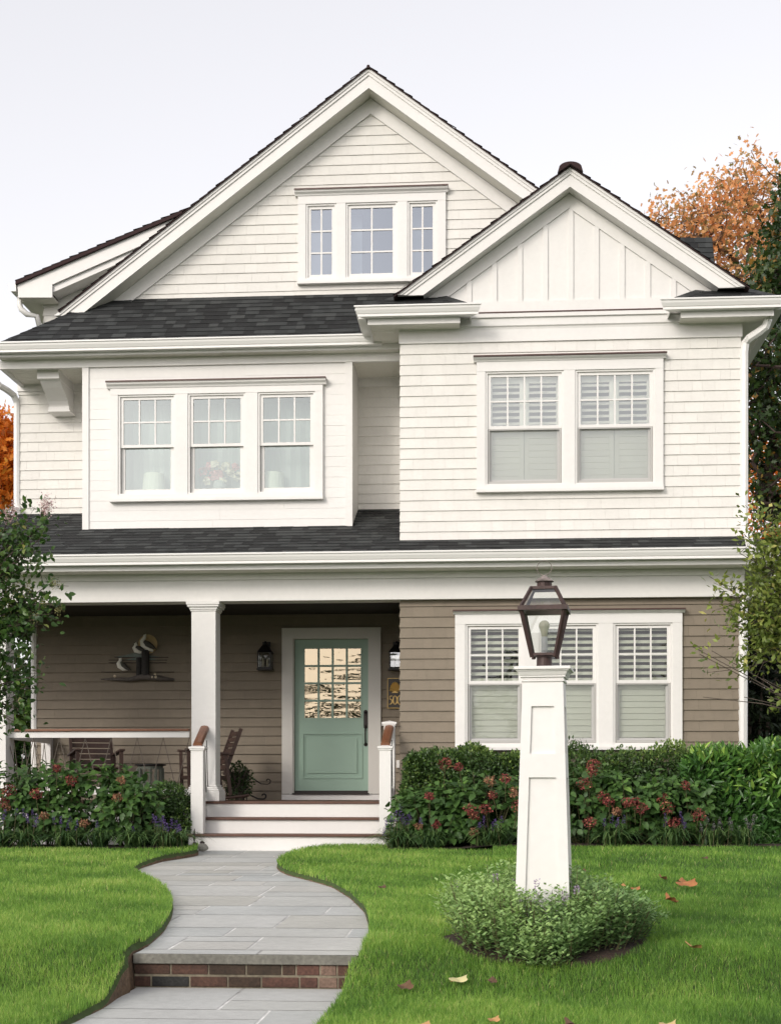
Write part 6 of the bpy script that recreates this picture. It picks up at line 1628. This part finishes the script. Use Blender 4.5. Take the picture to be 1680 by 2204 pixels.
ct = limb_tree('crape_myrtle', (XU(-190, yl_), yl_, .05),
    [((-70, 1330, yl_), [(60, 1120, yl_, 2), (100, 1105, yl_, 1.6), (30, 1090, yl_, 1.4), (85, 1160, yl_ - .1, 1.6), (20, 1150, yl_, 2), (60, 1190, yl_ + .1, 1.2), (50, 1220, yl_, 1.6), (0, 1100, yl_, 1.6), (-20, 1180, yl_, 2), (10, 1220, yl_ - .2, 1.8), (92, 1128, yl_, 1.2), (60, 1150, yl_, 1.6)]),
     ((-60, 1400, yl_), [(118, 1250, yl_, 1.6), (70, 1270, yl_, 1.8), (20, 1280, yl_, 2.0), (115, 1318, yl_ - .1, 1.6), (70, 1330, yl_, 1.6), (95, 1290, yl_, 1.0), (10, 1330, yl_, 2.0), (40, 1300, yl_, 2.0), (30, 1365, yl_, 1.8), (-10, 1300, yl_, 2), (85, 1345, yl_, .7)]),
     ((-70, 1520, yl_), [(60, 1430, yl_, 1.2), (30, 1395, yl_, 1.5), (62, 1480, yl_, 1.2), (15, 1450, yl_, 1.2), (55, 1530, yl_, 1.0), (10, 1525, yl_, 1.0), (30, 1555, yl_, .8), (0, 1400, yl_, 1.6), (74, 1455, yl_, .5)])],
    'crape myrtle whose leafy branches hang in from the left edge', 'tree', 'ovate', G['myr'], .07, 4, .07, .035, 'bark', tone=(.1, .8))
for (u, v, s) in ((104, 1084, .12), (95, 1095, .09), (18, 1110, .09), (30, 1102, .08)):
    c = np.array(PT(u, v, yl_)); k = 240
    P = c + NR.normal(size=(k, 3)) * np.array([.03, .03, .045]) * s / .1
    leaves('flower_panicle', 'chip', P, rdir(k), rdir(k), NR.uniform(.014, .024, k), NR.random(k), pm('pale_pink_petal', (0, 0, 0), .8, ramp=[(0, (.35, .2, .22)), (.5, (.6, .42, .42)), (1, (.75, .65, .55))]), ct)
for (u, v, s) in ((20, 1275, 1), (35, 1262, .8), (118, 1255, .7), (128, 1312, .7), (95, 1300, .6), (12, 1300, 1), (75, 1330, .7), (10, 1240, .8), (60, 1262, .6)):
    c = np.array(PT(u, v, yl_ - .1)); k = 90
    leaves('seed_panicle', 'chip', c + NR.normal(size=(k, 3)) * np.array([.04, .035, .045]) * s, rdir(k), rdir(k), NR.uniform(.012, .022, k), NR.random(k), pm('yellow_green_seed', (0, 0, 0), .8, ramp=[(0, (.12, .13, .04)), (1, (.3, .28, .11))]), ct)

yr = 15.6
limb_tree('crab_apple_tree', (XU(1900, yr), yr, .1),
    [((1775, 1330, yr), [(1612, 1098, yr, 1.6), (1600, 1150, yr, 1.5), (1640, 1130, yr, 1.8), (1618, 1200, yr, 1.9), (1665, 1170, yr, 2.0), (1590, 1190, yr - .1, 1.0), (1650, 1220, yr, 2.2), (1680, 1120, yr, 1.6), (1600, 1265, yr, 1.3), (1690, 1230, yr, 2.4), (1635, 1260, yr, 2), (1670, 1280, yr, 2), (1700, 1160, yr, 2)]),
     ((1765, 1420, yr), [(1525, 1240, yr, 1.2), (1545, 1270, yr, 1.3), (1570, 1300, yr, 1.6), (1600, 1320, yr, 2), (1640, 1310, yr, 2.2), (1600, 1370, yr, 1.6), (1580, 1345, yr, 1.0), (1660, 1350, yr, 2.2), (1620, 1400, yr, 1.6), (1690, 1310, yr, 2.4), (1665, 1400, yr, 1.4), (1700, 1380, yr, 2), (1610, 1435, yr, .8), (1640, 1360, yr, 1.6)]),
     ((1770, 1560, yr), [(1490, 1392, yr - .1, .35), (1505, 1408, yr, .3), (1530, 1400, yr, .3), (1512, 1500, yr, .22), (1600, 1500, yr, .2), (1650, 1500, yr, .2), (1640, 1460, yr, .3)])],
    'young crab apple with olive leaves and bare twigs reaching in from the right edge', 'tree', 'oval', G['olive'], .075, 6, .06, .02, 'bark', tone=(.05, .85))

# ---------- across the street (seen only as reflections in the door and windows)
ft = MB()
n = 16000
X = NR.uniform(-45, 45, n); hmax = np.where(np.sin(X * .33 + 2.9) > -.3, 7.0 + 1.0 * np.sin(X * .9) + .9 * np.sin(X * 2.7), 3.5)
P = np.stack([X, NR.uniform(-38, -34, n), -.6 + NR.random(n) * hmax], 1)
ftr = leaves('far_shrubbery', 'oval', P, rdir(n), rdir(n) + np.array([0, 1, .4]), NR.uniform(.3, .7, n), NR.uniform(0, .5, n), G['oak'])
tag(ftr, kind='stuff')

# ---------- grass
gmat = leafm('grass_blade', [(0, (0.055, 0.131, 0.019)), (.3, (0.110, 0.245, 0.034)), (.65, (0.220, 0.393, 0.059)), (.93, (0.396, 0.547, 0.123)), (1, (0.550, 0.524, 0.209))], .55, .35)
def grass_points(n, x0, x1, y0, y1):
    X, Y = NR.uniform(x0, x1, n), NR.uniform(y0, y1, n)
    # keep what the lens can see plus a margin
    d = Y * _c - X * _s; u = CU + F * (X * _c + Y * _s) / d
    k = (u > -160) & (u < 1840); X, Y = X[k], Y[k]
    yy = np.linspace(3.0, 16.75, 500); L_, R_ = np.array([xL(v) for v in yy]), np.array([xR(v) for v in yy])
    l, r = np.interp(Y, yy, L_), np.interp(Y, yy, R_)
    near = np.abs(Y - YE0) < .2
    l = np.where(near, np.minimum(l, sx0 - .015), l); r = np.where(near, np.maximum(r, sx1 + .015), r)
    k = (X < l - .008) | (X > r + .008)
    k &= ~((Y > 15.72 + .05 * np.sin(X * 5)) & ((X < XU(412, 16.4)) | (X > XU(838, 16.4)))) & (Y < 16.66)
    k &= ~((X > XU(398, 16.5)) & (X < XU(856, 16.5)) & (Y > 16.6))
    a = np.arctan2(Y - PY, X - PX); k &= ((X - PX) ** 2 + (Y - PY) ** 2) > (.585 * (1 + .03 * np.sin(5 * a)) + NR.normal(size=len(X)) * .012) ** 2
    return X[k], Y[k]
GX, GY, GH, GW = [], [], [], []
for n, y0, y1, hgt, wd in ((210000, 6.0, 8.2, .046, .0027), (160000, 8.2, 10.6, .047, .0033), (120000, 10.6, 13.4, .048, .0045), (105000, 13.4, 16.7, .05, .0058)):
    xa, xb = XU(-160, y1), XU(1840, y1)
    X, Y = grass_points(n, xa, xb, y0, y1); GX.append(X); GY.append(Y); GH.append(np.full(len(X), hgt)); GW.append(np.full(len(X), wd))
X, Y, Hh, Wd = map(np.concatenate, (GX, GY, GH, GW)); n = len(X)
patch = .5 + .25 * np.sin(X * 1.9 + np.sin(Y * 1.3) * 2) * np.sin(Y * 1.1 + 1) + .25 * np.sin(X * 5.3 + Y * 2.1) * np.sin(Y * 4.7 - X)
fine = .5 + .5 * np.sin(X * 23 + 3 * np.sin(Y * 17)) * np.sin(Y * 19 + 2 * np.sin(X * 13))
Hh = Hh * NR.uniform(.55, 1.15, n) * (.82 + .3 * patch) 
a = NR.uniform(0, 6.283, n); lean = NR.uniform(.1, .75, n) * Hh
Z = np.array([lz(x, y) for x, y in zip(X, Y)]) - .006
ca, sa = np.cos(a), np.sin(a); b2 = a + NR.normal(size=n) * .8 + 1.57
wx, wy = np.cos(b2) * Wd / 2, np.sin(b2) * Wd / 2
V = np.zeros((n, 5, 3))
V[:, 0] = np.stack([X - wx, Y - wy, Z], 1); V[:, 1] = np.stack([X + wx, Y + wy, Z], 1)
mx, my = X + ca * lean * .35, Y + sa * lean * .35
V[:, 2] = np.stack([mx - wx * .8, my - wy * .8, Z + Hh * .6], 1); V[:, 3] = np.stack([mx + wx * .8, my + wy * .8, Z + Hh * .6], 1)
V[:, 4] = np.stack([X + ca * lean, Y + sa * lean, Z + Hh], 1)
T = np.array([(0, 1, 3), (0, 3, 2), (2, 3, 4)])[None] + (np.arange(n) * 5)[:, None, None]
rn = np.clip(.10 + .62 * patch + .22 * fine - .2 / (1 + np.exp(-(X - .3) * 2.5)) + NR.normal(size=n) * .2, 0, .96); rn = np.where(NR.random(n) < .012, 1.0, rn)  # blades towards the right toned darker: weaker light put into the colour
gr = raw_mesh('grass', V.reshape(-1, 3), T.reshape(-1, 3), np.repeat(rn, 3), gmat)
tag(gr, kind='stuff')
